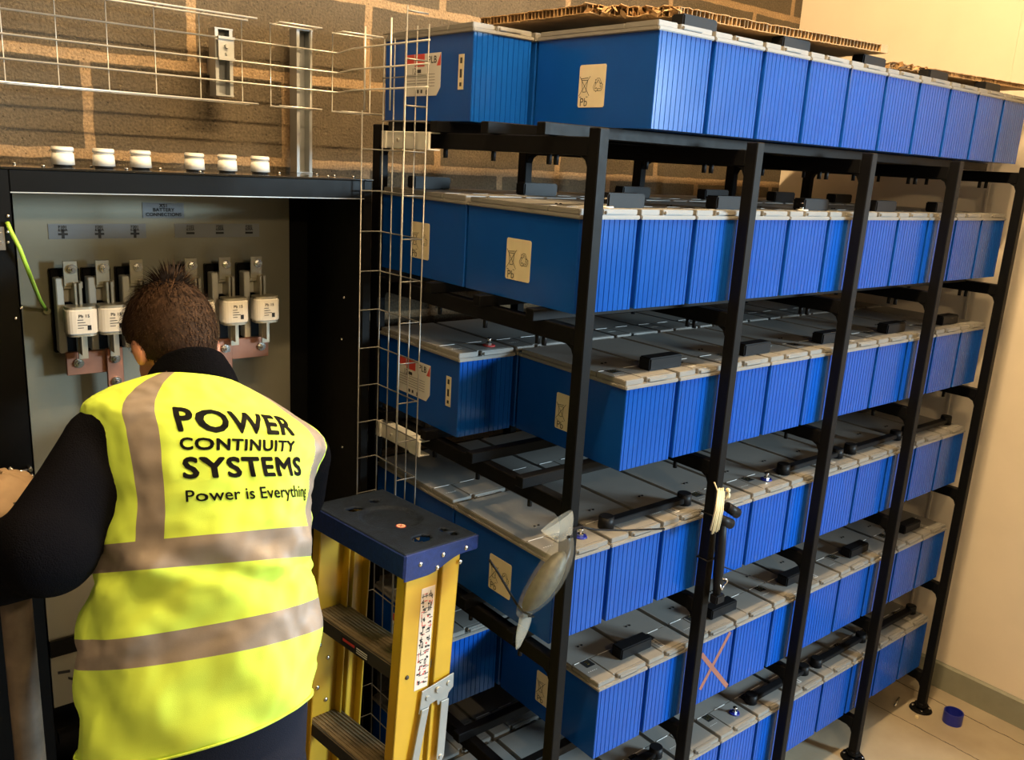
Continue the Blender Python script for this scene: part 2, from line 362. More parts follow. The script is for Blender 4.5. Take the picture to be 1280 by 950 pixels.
VENT = keep(tr.build('vent_plug', RUBBER))
NS = MB().box(-.014, .014, -.014, .014, 0, .0005); NSM = keep(NS.build('number_sticker', BLACK))
BC = MB().box(-.02, .02, -.008, .008, 0, .0004, 0)
for k in range(9): BC.box(-.018+k*.0042, -.0165+k*.0042+(k % 3)*.0006, -.004, .006, .0004, .0006, 1)
BCM = keep(BC.build('barcode_label', [LABELG, BLACK]))
def pb_label(name='recycling_label'):      # local: u=-Y, v=Z, standing out to -X
    b = MB(); W_, H_ = .040, .0435
    poly = [(-W_+.003, -H_), (W_-.003, -H_), (W_, -H_+.003), (W_, H_-.003), (W_-.003, H_), (-W_+.003, H_), (-W_, H_-.003), (-W_, -H_+.003)]
    b.prism([(-p[0], p[1]) for p in poly], -.0008, 0, 'x')
    pm = MB()
    def ln(u0, v0, u1, v1, w=.0013):
        a, c = V((-.0010, -u0, v0)), V((-.0010, -u1, v1)); d = (c-a); n = V((0, -d.z, d.y)).normalized()*w*.5
        pm.add([a-n, c-n, c+n, a+n], [(0, 1, 2, 3)])
    for q in ((-.038, .020, -.006, -.020), (-.006, .020, -.038, -.020), (-.032, .012, -.012, .012), (-.031, .012, -.027, -.012), (-.013, .012, -.017, -.012), (-.027, -.012, -.017, -.012), (-.034, .015, -.012, .017), (-.036, -.022, -.030, -.022), (-.016, -.022, -.010, -.022)): ln(*q)
    cu, cv, R = .019, .001, .0135
    for k in range(3):
        a0 = math.radians(90+120*k); tx, ty, nx_, ny_ = -math.sin(a0), math.cos(a0), math.cos(a0), math.sin(a0)
        q = lambda t_, n_: (cu+R*(tx*t_+nx_*n_), cv+R*(ty*t_+ny_*n_))
        pts = [q(-.78, .28), q(-.30, 1.05), q(.28, 1.05), q(.45, .78), q(.62, .88), q(.58, .30), q(.05, .50), q(.22, .60), q(.10, .78), q(-.12, .78), q(-.42, .26), q(-.78, .28)]
        for a_, b_ in zip(pts, pts[1:]): ln(*a_, *b_, .0011)
    put_text(pm, 'Pb', .024, (-.0010, .022, -.0335), (0, -1, 0), (0, 0, 1))
    return keep(b.build(name, LABEL)), keep(pm.build('printed_symbols', BLACK))
PBL, PBP = pb_label()
def plb_label():
    b = MB(); b.prism([(.565-y, z) for y, z in ((.49, .150), (.637, .150), (.637, .057), (.505, .057), (.49, .075))][::-1], -.0008, 0, 'x')
    # polygon is relative: y offset from .565 (positive to the far side)
    pm = MB()
    def quad(y0, z0, y1, z1, mi): pm.add([(-.0010, .565-y0, z0), (-.0010, .565-y1, z0), (-.0010, .565-y1, z1), (-.0010, .565-y0, z1)], [(0, 3, 2, 1)], mi)
    quad(.637, .128, .60, .150, 0); quad(.597, .122, .556, .150, 0)
    pm.add([(-.0010, .565-.49, .150), (-.0010, .565-.49, .122), (-.0010, .565-.506, .122)], [(0, 1, 2)], 0)
    put_text(pm, 'PLB', .022, (-.0010, .565-.524, .135), (0, 1, 0), (0, 0, 1), .015, 1)
    put_text(pm, '12', .02, (-.0010, .565-.60, .112), (0, 1, 0), (0, 0, 1), .0, 1)
    quad(.59, .108, .57, .116, 1)
    for k in range(5): quad(.63, .078+k*.0065, .512, .079+k*.0065, 1)
    quad(.585, .063, .577, .071, 1); quad(.57, .063, .562, .071, 1); quad(.548, .060, .538, .070, 1)
    return keep(b.build('rating_label', LABELG)), keep(pm.build('printed_text', [RED, BLACK]))
def flip_y(me):                         # the labels read towards -X, where image right is -Y
    for v in me.vertices: v.co.y = -v.co.y
    me.flip_normals()
PLL, PLP = plb_label(); flip_y(PLL); flip_y(PLP)
LV = MB().prism([(-.010, -.037), (.010, -.037), (.010, .037), (-.010, .037)], -.0008, 0, 'x')
LVM = keep(LV.build('level_label', LABEL))
LVP = MB()
for z0, z1 in ((.018, .030), (-.012, .006), (-.03, -.022)): LVP.add([(-.001, .004, z0), (-.001, -.004, z0), (-.001, -.004, z1), (-.001, .004, z1)], [(0, 1, 2, 3)])
LVPM = keep(LVP.build('small_marks', BLACK))
def part(me, name, parent, loc=(0,0,0)):
    o = bpy.data.objects.new(name, me); COL.objects.link(o); o.parent = parent; o.location = loc; return o
def num_mesh(n):
    b = MB(); put_text(b, str(n), .021, (0, 0, .0007), (1, 0, 0), (0, 1, 0), .02); return keep(b.build('digits', YEL))
NUMS = {4: [43, 49, 50, 55, 56, 61, 62, 67, 68, 73, 74], 5: [0, 3, 4, 7, 8, 15, 16, 19, 20, 23, 24], 6: [22, 25, 26, 31, 38, 37, 36, 43, 44, 47, 48], 2: [87, 88, 93, 94, 99, 100, 105, 106, 111, 112, 117], 3: [0, 63, 64, 69, 70, 75, 76, 81, 82, 89, 90], 1: [0, 107, 108, 113, 114, 119, 120, 125, 126, 131, 132]}
def battery(t, i, row):
    y = 0 if row == 'front' else L+G
    n = i+1
    last = 10
    if row == 'front':
        k = i if t % 2 else i+1
        seq = ORD[k-1]
        lab = f'{seq} blue battery from the ladder end in the front row of the {TN[t]} tier'
        if t == 5 and i == 3: lab = 'blue battery with a red-brown tape cross on its ribbed front on the fifth tier'
    else: lab = f'{ORD[i]} blue battery from the ladder end in the back row of the {TN[t]} tier'
    e = thing('battery', lab, 'battery', (i*P, y, TZ[t]), f'{row} row batteries of the {TN[t]} tier')
    part(CASE, 'case', e); l = part(LIDM, 'lid', e); part(COVER, 'terminal_cover', e); part(TOPM, 'lid_panel', e); part(LIDMARKS, 'small_marks', l)
    if row == 'front' and t > 1:
        part(VENT, 'vent_plug', e)
        xx = .043 if (i % 4 in (0, 1)) == (t != 4) else .085
        s = part(NSM, 'number_sticker', e, (xx, .080, ZT)); part(num_mesh(NUMS[t][i]), 'digits', s)
        if i % 4 == 2: part(BCM, 'barcode_label', e, (.085, .048, ZT)).rotation_euler.z = math.pi/2
    return e
BAT = {}
for t in TZ:
    for i in range(11):
        BAT[t, i, 'b'] = battery(t, i, 'back')
        if i or t % 2 == 0: BAT[t, i, 'f'] = battery(t, i, 'front')
def pb(e, y, z): s = part(PBL, 'recycling_label', e, (.0065, y, z)); part(PBP, 'printed_symbols', s)
for t in TZ: pb(BAT[t, 1 if t % 2 else 0, 'f'], .178, .086)
for t in (2, 4, 6): pb(BAT[t, 0, 'b'], .554-L-G, .087)
for t in (1, 3, 5):
    s = part(PLL, 'rating_label', BAT[t, 0, 'b'], (.0065, .565-L-G, 0)); part(PLP, 'printed_text', s)
    s = part(LVM, 'level_label', BAT[t, 0, 'b'], (.0065, .411-L-G, .105)); part(LVPM, 'small_marks', s)
# tape cross on one battery
b = MB()
for (p0, p1) in (((913, 790), (875, 862)), ((877, 818), (909, 858))):
    a, c = onY(*p0, -.0006), onY(*p1, -.0006); d = (c-a); n = V((-d.z, 0, d.x)).normalized()*.0065
    b.add([a-n, c-n, c+n, a+n], [(0, 1, 2, 3)])
e = BAT[5, 3, 'f']; x = b.build('tape_cross', REDX, e); x.location = -e.location; plab(x, 'red-brown tape cross')
# ------------------------------------------------------------------ connectors
bl = MB().box(-.055, .055, -.018, .018, 0, .030); BLK = keep(bl.build('connector_block', RUBBER, bevel=.003))
BARL = P+.10
ba = MB().cyl((0, 0, 0), (0, 0, .030), .019, .018, 20).cyl((BARL, 0, 0), (BARL, 0, .030), .019, .018, 20).box(.012, BARL-.012, -.012, .012, .006, .020)
BAR = keep(ba.build('connector_bar', RUBBER, bevel=.0015))
wa = MB().cyl((0, 0, 0), (0, 0, .003), .016, .015, 24, 0).cyl((0, 0, .003), (0, 0, .008), .008, .008, 6, 1, smooth=False).cyl((0, 0, .008), (0, 0, .020), .0045, .0045, 12, 1).cyl((0, 0, .017), (0, 0, .020), .007, .006, 12, 1)
def top_thing(me, name, lab, cat, loc, group=None):
    o = bpy.data.objects.new(name, me); COL.objects.link(o); o.location = loc; return tag(o, lab, cat, group)
for t in (1, 2, 3, 5):
    for k in ((2, 4, 6, 8, 10) if t % 2 else (1, 3, 5, 7, 9)):
        top_thing(BLK, 'connector_block', f'black block connector across the {ORD[k-(2 if t % 2 else 1)]} and {ORD[k-(1 if t % 2 else 0)]} front batteries of the {TN[t]} tier', 'connector', (k*P, .058, TZ[t]+ZT), f'block connectors of the {TN[t]} tier')
for t in (4, 6):
    for k in (1, 5, 7, 9):
        top_thing(BAR, 'connector_bar', f'long black bar connector from the {ORD[k]} to the {ORD[k+1]} front battery of the {TN[t]} tier', 'connector', (k*P+.038, .055, TZ[t]+ZT), f'bar connectors of the {TN[t]} tier')
for k in (2, 4, 6, 8, 10):
    top_thing(BLK, 'connector_block', f'black block connector across the {ORD[k-1]} and {ORD[k]} back batteries of the second tier', 'connector', (k*P-.05, .475, TZ[2]+ZT), 'block connectors of the second tier back row')
top_thing(BLK, 'connector_block', 'black block connector far back on the lid nearest the wire basket, second tier', 'connector', (.105, .67, TZ[2]+ZT))
for t, i in ((4, 0), (4, 4), (6, 4)):
    o = wa.build('terminal_bolt', [BLUECAP, CHROME], BAT[t, i, 'f'], (.128, .050, ZT)); plab(o, 'bare terminal bolt on a blue washer')
o = wa.build('terminal_bolt', [RED, CHROME], BAT[3, 0, 'b'], (.125, .045, ZT)); plab(o, 'bare terminal bolt on a red washer')
for t, i in ((2, 0), (2, 4)):
    wa.build('terminal_bolt', [CREAMP, CHROME], BAT[t, i, 'f'], (.125, .050, ZT))
# ------------------------------------------------------------------ honeycomb boards on the top tier
def board(name, outline, z, th, label, torn=(), cell=.0125, rag=.004):
    e = thing(name, label, 'cardboard', (outline[0][0], outline[0][1], z)); O = V((outline[0][0], outline[0][1], 0))
    pts = [V((x, y, 0))-O for x, y in outline]; dense = []
    for i, p in enumerate(pts):
        q = pts[(i+1) % len(pts)]; n = max(2, int((q-p).length/.012)); dense += [(p.lerp(q, k/n), i) for k in range(n)]
    cen = sum(pts, V((0, 0, 0)))/len(pts)
    def lin(z0, z1, seed):
        mb = MB(); r = random.Random(seed); rr = []
        for p, i in dense:
            a = rag*(4 if i in torn else 1)
            rr.append((p+(p-cen).normalized()*r.uniform(-a, a), r.uniform(-.5, 1)*(.004 if i in torn else .0008)))
        n = len(rr); P3 = [V((p.x, p.y, z0+h)) for p, h in rr]+[V((p.x, p.y, z1+h)) for p, h in rr]
        inner = [V((cen.x+(p.x-cen.x)*.9, cen.y+(p.y-cen.y)*.9, z0)) for p, h in rr]+[V((cen.x+(p.x-cen.x)*.9, cen.y+(p.y-cen.y)*.9, z1)) for p, h in rr]
        fs = []
        for k in range(n):
            j = (k+1) % n
            fs += [(k, j, n+j, n+k), (j, k, 2*n+k, 2*n+j), (n+k, n+j, 3*n+j, 3*n+k)]
        fs += [tuple(range(3*n-1, 2*n-1, -1)), tuple(range(3*n, 4*n))]
        return mb.add(P3+inner, fs)
    lin(0, .0016, 3).build('liner', CARD, e); lin(th-.0016, th, 5).build('liner', CARD, e)
    cm = MB()
    for i, p in enumerate(pts):
        q = pts[(i+1) % len(pts)]; d = (q-p); ln_ = d.length; d.normalize(); inn = V((-d.y, d.x, 0))
        if inn.dot(cen-p) < 0: inn = -inn
        n = int(ln_/cell)
        for k in range(n+1):
            jit = rnd.uniform(-.0015, .0015); c = p+d*(k*cell+jit)+inn*.003; back = c+inn*.028+d*rnd.uniform(-.004, .004)
            w = d*.0009
            cm.add([c-w, c+w, back+w, back-w, c-w+V((0,0,th)), c+w+V((0,0,th)), back+w+V((0,0,th)), back-w+V((0,0,th))], [(0,1,5,4),(1,2,6,5),(2,3,7,6),(3,0,4,7)])
        a, b_ = p+inn*.03, q+inn*.03
        cm.add([a, b_, b_+V((0,0,th)), a+V((0,0,th))], [(0, 1, 2, 3)])
        if i in torn:
            n = int(ln_/.008)
            for k in range(n):
                c = p+d*(ln_*(k+.5)/n)+V((0, 0, rnd.uniform(.003, th)))-inn*rnd.uniform(-.004, .004)
                u1 = V((rnd.uniform(-1, 1), rnd.uniform(-1, 1), rnd.uniform(-.6, .6)))*.012; u2 = V((rnd.uniform(-1, 1), rnd.uniform(-1, 1), rnd.uniform(-1, 1)))*.009
                cm.add([c-u1, c+u2, c+u1, c-u2+inn*.004], [(0, 1, 2, 3)])
    plab(cm.build('honeycomb_core', CARD, e), 'open honeycomb cells along the cut edges')
    return e
ZB_ = TZ[1]+ZT+.031
w = [onZ(600, 33, ZB_), onZ(733, 17, ZB_), onZ(800, 21, ZB_), onZ(850, 20, ZB_), onZ(960, 41, ZB_), onZ(1109, 67, ZB_)]
board('honeycomb_board', [(p.x, p.y) for p in w]+[(1.10, .62), (.45, .70)], ZB_, .019, 'brown honeycomb cardboard sheet with a torn front corner lying over the nearest top tier batteries', torn=(1, 2))
w = [onZ(1113, 85, ZB_), onZ(1165, 92, ZB_), onZ(1290, 113, ZB_)]
board('honeycomb_board', [(p.x, p.y) for p in w]+[(1.98, .5), (1.30, .5)], ZB_, .014, 'smaller brown honeycomb cardboard sheet on the top tier end by the cream wall', torn=(0,), cell=.010)
# ------------------------------------------------------------------ cabinet
CL, CR, CF, CB, CT = -.905, -.055, .68, .995, 1.862
IL, IR, ITp = -.862, -.078, 1.815
cab = thing('battery_breaker_cabinet', 'open black steel electrical cabinet with six ceramic fuses in front of the block wall', 'cabinet', (CL, CF, 0))
def cpart(mb, name, mats, parent=cab, **k):
    o = mb.build(name, mats, parent, **k)
    off = V((0, 0, 0)); q = parent
    while q: off += q.location; q = q.parent
    o.location = -off; return o
b = MB().box(CL, IL, CF+.02, CB, .06, CT-.02).box(IR, CR, CF+.02, CB, .06, CT-.02).box(IL, IR, CF+.02, CB, ITp, CT-.02).box(IL, IR, CF+.02, CB, .06, .12).box(IL, IR, CB-.01, CB, .12, ITp)
cpart(b, 'enclosure', CABB)
b = MB().box(CL, -.842, CF, CF+.02, .06, CT-.004).box(IR, CR, CF, CF+.02, .06, CT-.004).box(-.842, IR, CF, CF+.02, ITp, CT-.004).box(-.842, IR, CF, CF+.02, .06, .13)
cpart(b, 'door_frame', CABB, bevel=.0015, seg=1)
cpart(MB().box(-.842, IR, CF-.002, CF, ITp-.0015, ITp+.0005), 'frame_edge', ZINCM)
cpart(MB().box(CL-.005, CR+.003, CF-.003, CB, CT-.004, CT), 'top_plate', CABT, bevel=.0012, seg=1)
cpart(MB().box(CL, CR, CF+.03, CB, 0, .06), 'plinth', CABB)
cpart(MB().box(-.790, -.142, .962, .972, .70, 1.815), 'back_panel', PANEL)
cpart(MB().box(-.790, IR-.004, .955, .984, .655, .70), 'panel_rail', CABB)
lp = MB().box(-.790, -.142, .962, .972, .51, .655); cpart(lp, 'lower_panel', PANEL)
b = MB()
for q, dx in ((onY(80, 840, .961), .014), (onY(92, 849, .961), .012)):
    b.obox(q, V((dx, 0, -.002 if dx > .013 else -.008)), (0, .001, 0), (0, 0, .0035))
cpart(b, 'slots', BLACK)
for zz in (.42, .30): cpart(MB().box(-.790, IR-.004, .93, .955, zz, zz+.03), 'panel_rail', CABB)
# label strips on the panel
def strip(x0, x1, z0, z1, marks, words, nm):
    s = cpart(MB().box(x0, x1, .9605, .962, z0, z1), nm, LABELS_MAT)
    b = MB(); zm = (z0+z1)/2
    for (x, sign) in marks:
        b.box(x-.010, x+.010, .9597, .9603, zm-.0085, zm-.0035)
        if sign == '+': b.box(x-.003, x+.003, .9596, .9603, zm-.016, zm+.004)
    for (txt, x, z, sz) in words: put_text(b, txt, sz, (x, .9595, z), (1, 0, 0), (0, 0, 1), .01)
    cpart(b, 'printed_text', BLACK, s)
LABELS_MAT = mat('silver_label', (.27, .285, .30), .35, metal=.4)
LABELS_MAT.node_tree.nodes['Principled BSDF'].inputs['Metallic'].default_value = .2
strip(-.724, -.511, 1.695, 1.729, [(-.694, '+'), (-.616, '+'), (-.537, '+')], [(f'F{k}01', x, 1.722, .009) for k, x in ((1, -.694), (2, -.616), (3, -.537))]+[('630A', x, 1.715, .009) for x in (-.694, -.616, -.537)], 'polarity_label')
strip(-.443, -.226, 1.695, 1.729, [(-.405, '-'), (-.331, '-'), (-.254, '-')], [(f'F{k}02', x, 1.722, .009) for k, x in ((1, -.405), (2, -.331), (3, -.254))]+[('630A', x, 1.715, .009) for x in (-.405, -.331, -.254)], 'polarity_label')
LABELS_2 = LABELS_MAT
strip(-.517, -.419, 1.743, 1.779, [], [('XS1', -.468, 1.772, .012), ('BATTERY', -.468, 1.762, .012), ('CONNECTIONS', -.468, 1.751, .0115)], 'title_label')
# fuse holders
FY = .962
def fuse(px_):
    x = onY(px_, 380, .90).x
    h = thing('fuse_holder', '', 'x'); del h['label'], h['category']
    b = MB().box(-.036, .030, .05, .062, -.165, .035, 0).box(-.030, -.016, .02, .05, -.155, .018, 1).box(-.016, .016, .035, .05, -.11, .035, 0)
    b.box(-.030, .020, .012, .03, -.062, -.040, 0)
    base = MB().box(-.034, .028, .045, .062, -.165, .030).build('base', CABB, h, bevel=.002, seg=1)
    MB().box(-.030, -.014, .012, .045, -.16, .012).box(-.014, .020, .03, .045, -.045, .012).build('side_block', CREAMP, h, bevel=.002, seg=1)
    for z0, z1 in ((-.005, .052),):
        MB().box(-.014, .016, .006, .010, z0, z1).box(-.014, .026, .010, .03, -.012, .004).box(.002, .008, -.012, .03, -.046, .004).box(.012, .019, -.010, .03, -.046, .004).build('terminal_clip', TINM, h, bevel=.001, seg=1)
    MB().cyl((.004, .006, .034), (.004, .000, .034), .0105, .0105, 18).cyl((.004, .0, .034), (.004, -.007, .034), .0075, .0075, 6, smooth=False).cyl((.004, -.007, .034), (.004, -.011, .034), .004, .0035, 10).build('bolt', CHROME, h)
    fb = MB(); pl = []
    for k in range(24):
        a = 2*math.pi*k/24; s_ = lambda v: math.copysign(abs(v)**.6, v)
        pl.append((.008+.0335*s_(math.cos(a)), -.025+.026*s_(math.sin(a))))
    fb.prism(pl, -.107, -.050, 'z', smooth=False)
    f = fb.build('fuse', CERAM, h, bevel=.0025)
    for z0, z1 in ((-.050, -.045), (-.112, -.107)):
        MB().prism([(.008+(x_-.008)*.93, -.025+(y_+.025)*.93) for x_, y_ in pl], z0, z1, 'z').build('end_plate', TINM, f)
    MB().box(.000, .020, -.026, -.020, -.168, -.111).box(.002, .006, -.05, -.0, -.155, -.111).build('blade', TINM, f)
    t = MB()
    put_text(t, 'Pb 15', .010, (.010, -.0515, -.065), (1, 0, 0), (0, 0, 1), .015)
    for k in range(4): t.box(-.004, .008+.004*(k % 3), -.0513, -.0511, -.074-k*.006, -.0725-k*.006)
    t.box(.016, .024, -.0513, -.0511, -.097, -.086)
    t.build('printed_text', BLACK, f)
    h.parent = cab; h.location = V((x, .90, 1.600))-cab.location
    return h
TINM = mat('tinned_brass', (.50, .46, .36), .38, metal=.7, noise_amt=.1, noise_scale=30)
f0 = fuse(91)
for p_ in (131, 173, 241, 283, 322):
    c = dup(f0, cab); c.location = V((onY(p_, 380, .90).x,   .90, 1.600))-cab.location
xs = [onY(p_, 380, .90).x for p_ in (91, 131, 173, 241, 283, 322)]
for (xa, xb, xv) in ((xs[0]-.02, xs[1]+.03, xs[1]+.014), (xs[4]-.025, xs[5]+.03, xs[4]-.008)):
    o = cpart(MB().box(xa, xb, .905, .915, 1.388, 1.442), 'busbar', COPPER, bevel=.001, seg=1)
    o = cpart(MB().box(xv-.018, xv+.018, .893, .903, 1.13, 1.447), 'busbar', COPPER, bevel=.001, seg=1)
    for (bx, bz, by) in ((xa+.025, 1.416, .905), (xb-.02, 1.416, .905), (xv, 1.422, .893), (xv, 1.367, .893), (xv, 1.30, .893)):
        bb = MB(); bb.cyl((bx, by, bz), (bx, by-.004, bz), .011, .011, 18).cyl((bx, by-.004, bz), (bx, by-.011, bz), .008, .008, 6, smooth=False).cyl((bx, by-.011, bz), (bx, by-.016, bz), .004, .0035, 10)
        cpart(bb, 'bolt', CHROME)
# caps and screws on the cabinet top
for p_ in (79, 130, 176, 243, 284, 325):
    x = onY(p_, 206, .80).x; c = V((x, .80, CT))
    b = MB().cyl(c+V((0,0,.0005)), c+V((0,0,.004)), .018, .018, 26, 1).cyl(c+V((0,0,.004)), c+V((0,0,.027)), .0225, .0210, 26, 0).cyl(c+V((0,0,.027)), c+V((0,0,.031)), .0195, .0195, 26, 0).cyl(c+V((0,0,.031)), c+V((0,0,.038)), .0215, .0215, 26, 0).cyl(c+V((0,0,.038)), c+V((0,0,.040)), .0215, .0195, 26, 0)
    cpart(b, 'gland_cap', [WHITEP, BLACK])
for p_ in ((18, .84), (54, .74), (114, .82), (158, .74), (200, .83), (250, .73), (349, .86), (396, .85), (410, .74), (418, .80), (442, .76)):
    x = onY(p_[0], 208, p_[1]).x; c = V((x, p_[1], CT)); cpart(MB().cyl(c, c+V((0,0,.004)), .004, .003, 8), 'screw', CHROME)
# hinge, screws, latch, earth wire
q = onY(3, 298, CF-.004)
b = MB().box(q.x-.03, q.x+.004, CF-.006, CF, q.z-.022, q.z+.022, 0)
for zz in (-.008, .008): b.cyl((q.x-.003, CF-.006, q.z+zz), (q.x-.003, CF-.010, q.z+zz), .004, .003, 10, 0)
cpart(b, 'hinge', CHROME)
for p_ in ((10, 270), (9.5, 290), (10, 303), (27, 385), (20, 398)):
    c = onY(*p_, CF-.001); cpart(MB().ball(c, (.0035, .003, .0035), 10, 6), 'screw', CHROME)
for p_ in ((430, 372), (427, 424), (428, 559), (361, 378), (369, 490)):
    c = onX(*p_, IR-.001); cpart(MB().ball(c, (.003, .004, .004), 10, 6), 'screw', CHROME)
kp = [onY(9, 278, CF-.006), onY(14, 290, CF-.016), onY(24, 309, CF-.022), onY(34, 335, CF-.012), onY(43, 358, .74), onY(50, 375, .85), onY(58, 388, .955)]
pts = [kp[0]]+[kp[k].lerp(kp[k+1], j/3) for k in range(6) for j in (1, 2, 3)]
wv = cpart(MB().tube(pts, .0042, 8), 'earth_wire', YGRN); plab(wv, 'green and yellow earth wire')
c2 = pts[-1]; cpart(MB().cyl(c2+V((0,-.008,0)), c2+V((0,.004,0)), .008, .008, 12), 'lug', CHROME, wv)
d = MB().box(-1.70, CL-.012, CF-.002, CF+.018, .07, CT-.02); cpart(d, 'door', CABB, bevel=.002, seg=1)
q = onY(25, 592, CF-.01)
b = MB().tube([q+V((-.02, -.01, .02)), q+V((-.012, -.012, .01)), q+V((-.012, -.01, -.012))], .004, 8).cyl(q+V((-.012, -.01, .008)), q+V((.012, -.01, .008)), .003).cyl(q+V((.018, .01, .008)), q+V((.018, -.012, .008)), .004).cyl(q+V((.02, .01, -.008)), q+V((.02, -.012, -.008)), .004)
cpart(b, 'latch', CHROME)
# ------------------------------------------------------------------ wire baskets
WR = .0022
tr_ = thing('cable_tray', 'horizontal zinc wire cable tray above the cabinet turning the corner by the rack', 'cable tray', (-.3, .94, 2.02))
b = MB()
ZW = [2.024, 2.073, 2.122, 2.171, 2.219]; YB, YT = .94, .885
def seg(x0, x1):
    for z in (ZW[0], ZW[4]):
        b.tube([(x0, YB, z), (x1, YB, z)], WR); b.tube([(x0, YT, z), (x1, YT, z)], WR)
for x0, x1 in ((-1.45, -.256), (-.201, -.086), (-.030, .090)): seg(x0, x1)
for z in ZW[1:4]:
    b.tube([(-1.45, YB-.003, z), (-.020, YB-.003, z), (-.013, YB-.008, z), (-.016, YB-.02, z), (-.0457, .80, z), (-.0457, .46, z)], WR)
def cross(x):
    b.tube([(x, YT, ZW[4]), (x, YB+.003, ZW[4]), (x, YB+.003, ZW[0]), (x, YT, ZW[0])], WR*.62)
for x in [-1.408+.1033*k for k in range(12)]+[-.198, -.089, -.027, .086]: cross(x)
b.tube([(-.046, .74, ZW[4]), (-.046, .74, ZW[0])], WR); b.tube([(-.046, .62, ZW[4]+.01), (-.046, .62, ZW[0])], WR)
o = b.build('wire_mesh', ZINC, tr_); o.location = -tr_.location
for (xc, z0, z1, yb) in ((-.315, 2.038, 2.194, .945), (-.105, 1.8625, 2.218, .945)):
    s = MB(); w_ = .0215
    s.prism([(xc-w_, yb), (xc-w_+.008, yb), (xc-w_+.008, yb+.003), (xc-w_+.003, yb+.003), (xc-w_+.003, yb+.038), (xc+w_-.003, yb+.038), (xc+w_-.003, yb+.003), (xc+w_-.008, yb+.003), (xc+w_-.008, yb), (xc+w_, yb), (xc+w_, yb+.041), (xc-w_, yb+.041)], z0, z1)
    for zz in (z0, z1-.003): s.box(xc-w_-.001, xc+w_+.001, yb-.001, yb+.041, zz, zz+.003)
    if z0 > 2: s.box(xc-.012, xc+.012, yb+.04, BY-.002, z0+.05, z0+.09)
    o = s.build('strut', ZINCM, tr_); o.location = -tr_.location
cl = MB().box(-.334, -.296, .930, .934, 2.124, 2.172).box(-.335, -.295, .926, .936, 2.168, 2.174).box(-.335, -.295, .926, .936, 2.120, 2.126).cyl((-.315, .930, 2.152), (-.315, .923, 2.152), .006, .005, 6, smooth=False).cyl((-.315, .930, 2.136), (-.315, .926, 2.136), .003, .003, 8)
o = cl.build('clamp', ZINCM, tr_); o.location = -tr_.location
WR = .0017
vb = thing('wire_basket', 'upright zinc wire cable basket fixed to the near end of the rack behind the stepladder', 'cable tray', (-.04, .565, .1))
b = MB(); XB, XT = -.040, -.097
YW = [.472, .519, .566, .613, .660]
for k, y in enumerate(YW): b.tube([(XB, y, .10), (XB, y, 2.205 if k < 3 else 2.185)], WR)
b.tube([(XT, YW[0], .10), (XT, YW[0], 2.235)], WR); b.tube([(XT, YW[4], .10), (XT, YW[4], 2.02)], WR)
z = 2.225
while z > .1:
    if z > 2.0: b.tube([(XT, YW[0], z), (XB-.003, YW[0], z)], WR*1.15); b.tube([(XB-.003, YW[0], z-.03), (XB-.003, YW[4], z-.03)], WR*.9)
    else: b.tube([(XT, YW[0], z), (XB-.003, YW[0], z), (XB-.003, YW[4], z), (XT-.002, YW[4], z)], WR*.95)
    z -= .0975
o = b.build('wire_mesh', ZINCD, vb); o.location = -vb.location
for z0 in (1.938, 1.204, .55):
    b = MB(); y0, y1 = .467, .673; zz = .040
    b.box(-.030, -.004, y0, y0+.045, z0, z0+.003).box(-.030, -.004, y0, y0+.045, z0+zz-.003, z0+zz).box(-.036, -.030, y0, y0+.045, z0, z0+zz)
    b.box(-.032, -.029, y0+.04, y1-.02, z0+.001, z0+zz-.001).box(-.030, -.004, y0+.05, y1, z0, z0+.003).box(-.030, -.004, y0+.05, y1, z0+zz-.003, z0+zz).box(-.036, -.030, y1-.02, y1, z0, z0+zz)
    b.cyl((-.036, .60, z0+.02), (-.028, .60, z0+.02), .005, .005, 8, 1)
    o = b.build('bracket', [CREAMP, CHROME], vb, bevel=.0008, seg=1); o.location = -vb.location
# ------------------------------------------------------------------ stepladder (folded, leaning on the basket)
lad = thing('stepladder', 'folded yellow fibreglass stepladder with a navy blue tool-tray cap in front of the rack', 'ladder', (-.233-.062, .258, 0))
lad.rotation_euler = (0, math.radians(3.1), math.radians(6.7))
# local frame: x across the thickness (towards the rack), y = width (negative is the near side), z up
LW = .1626
zt = 1.1615
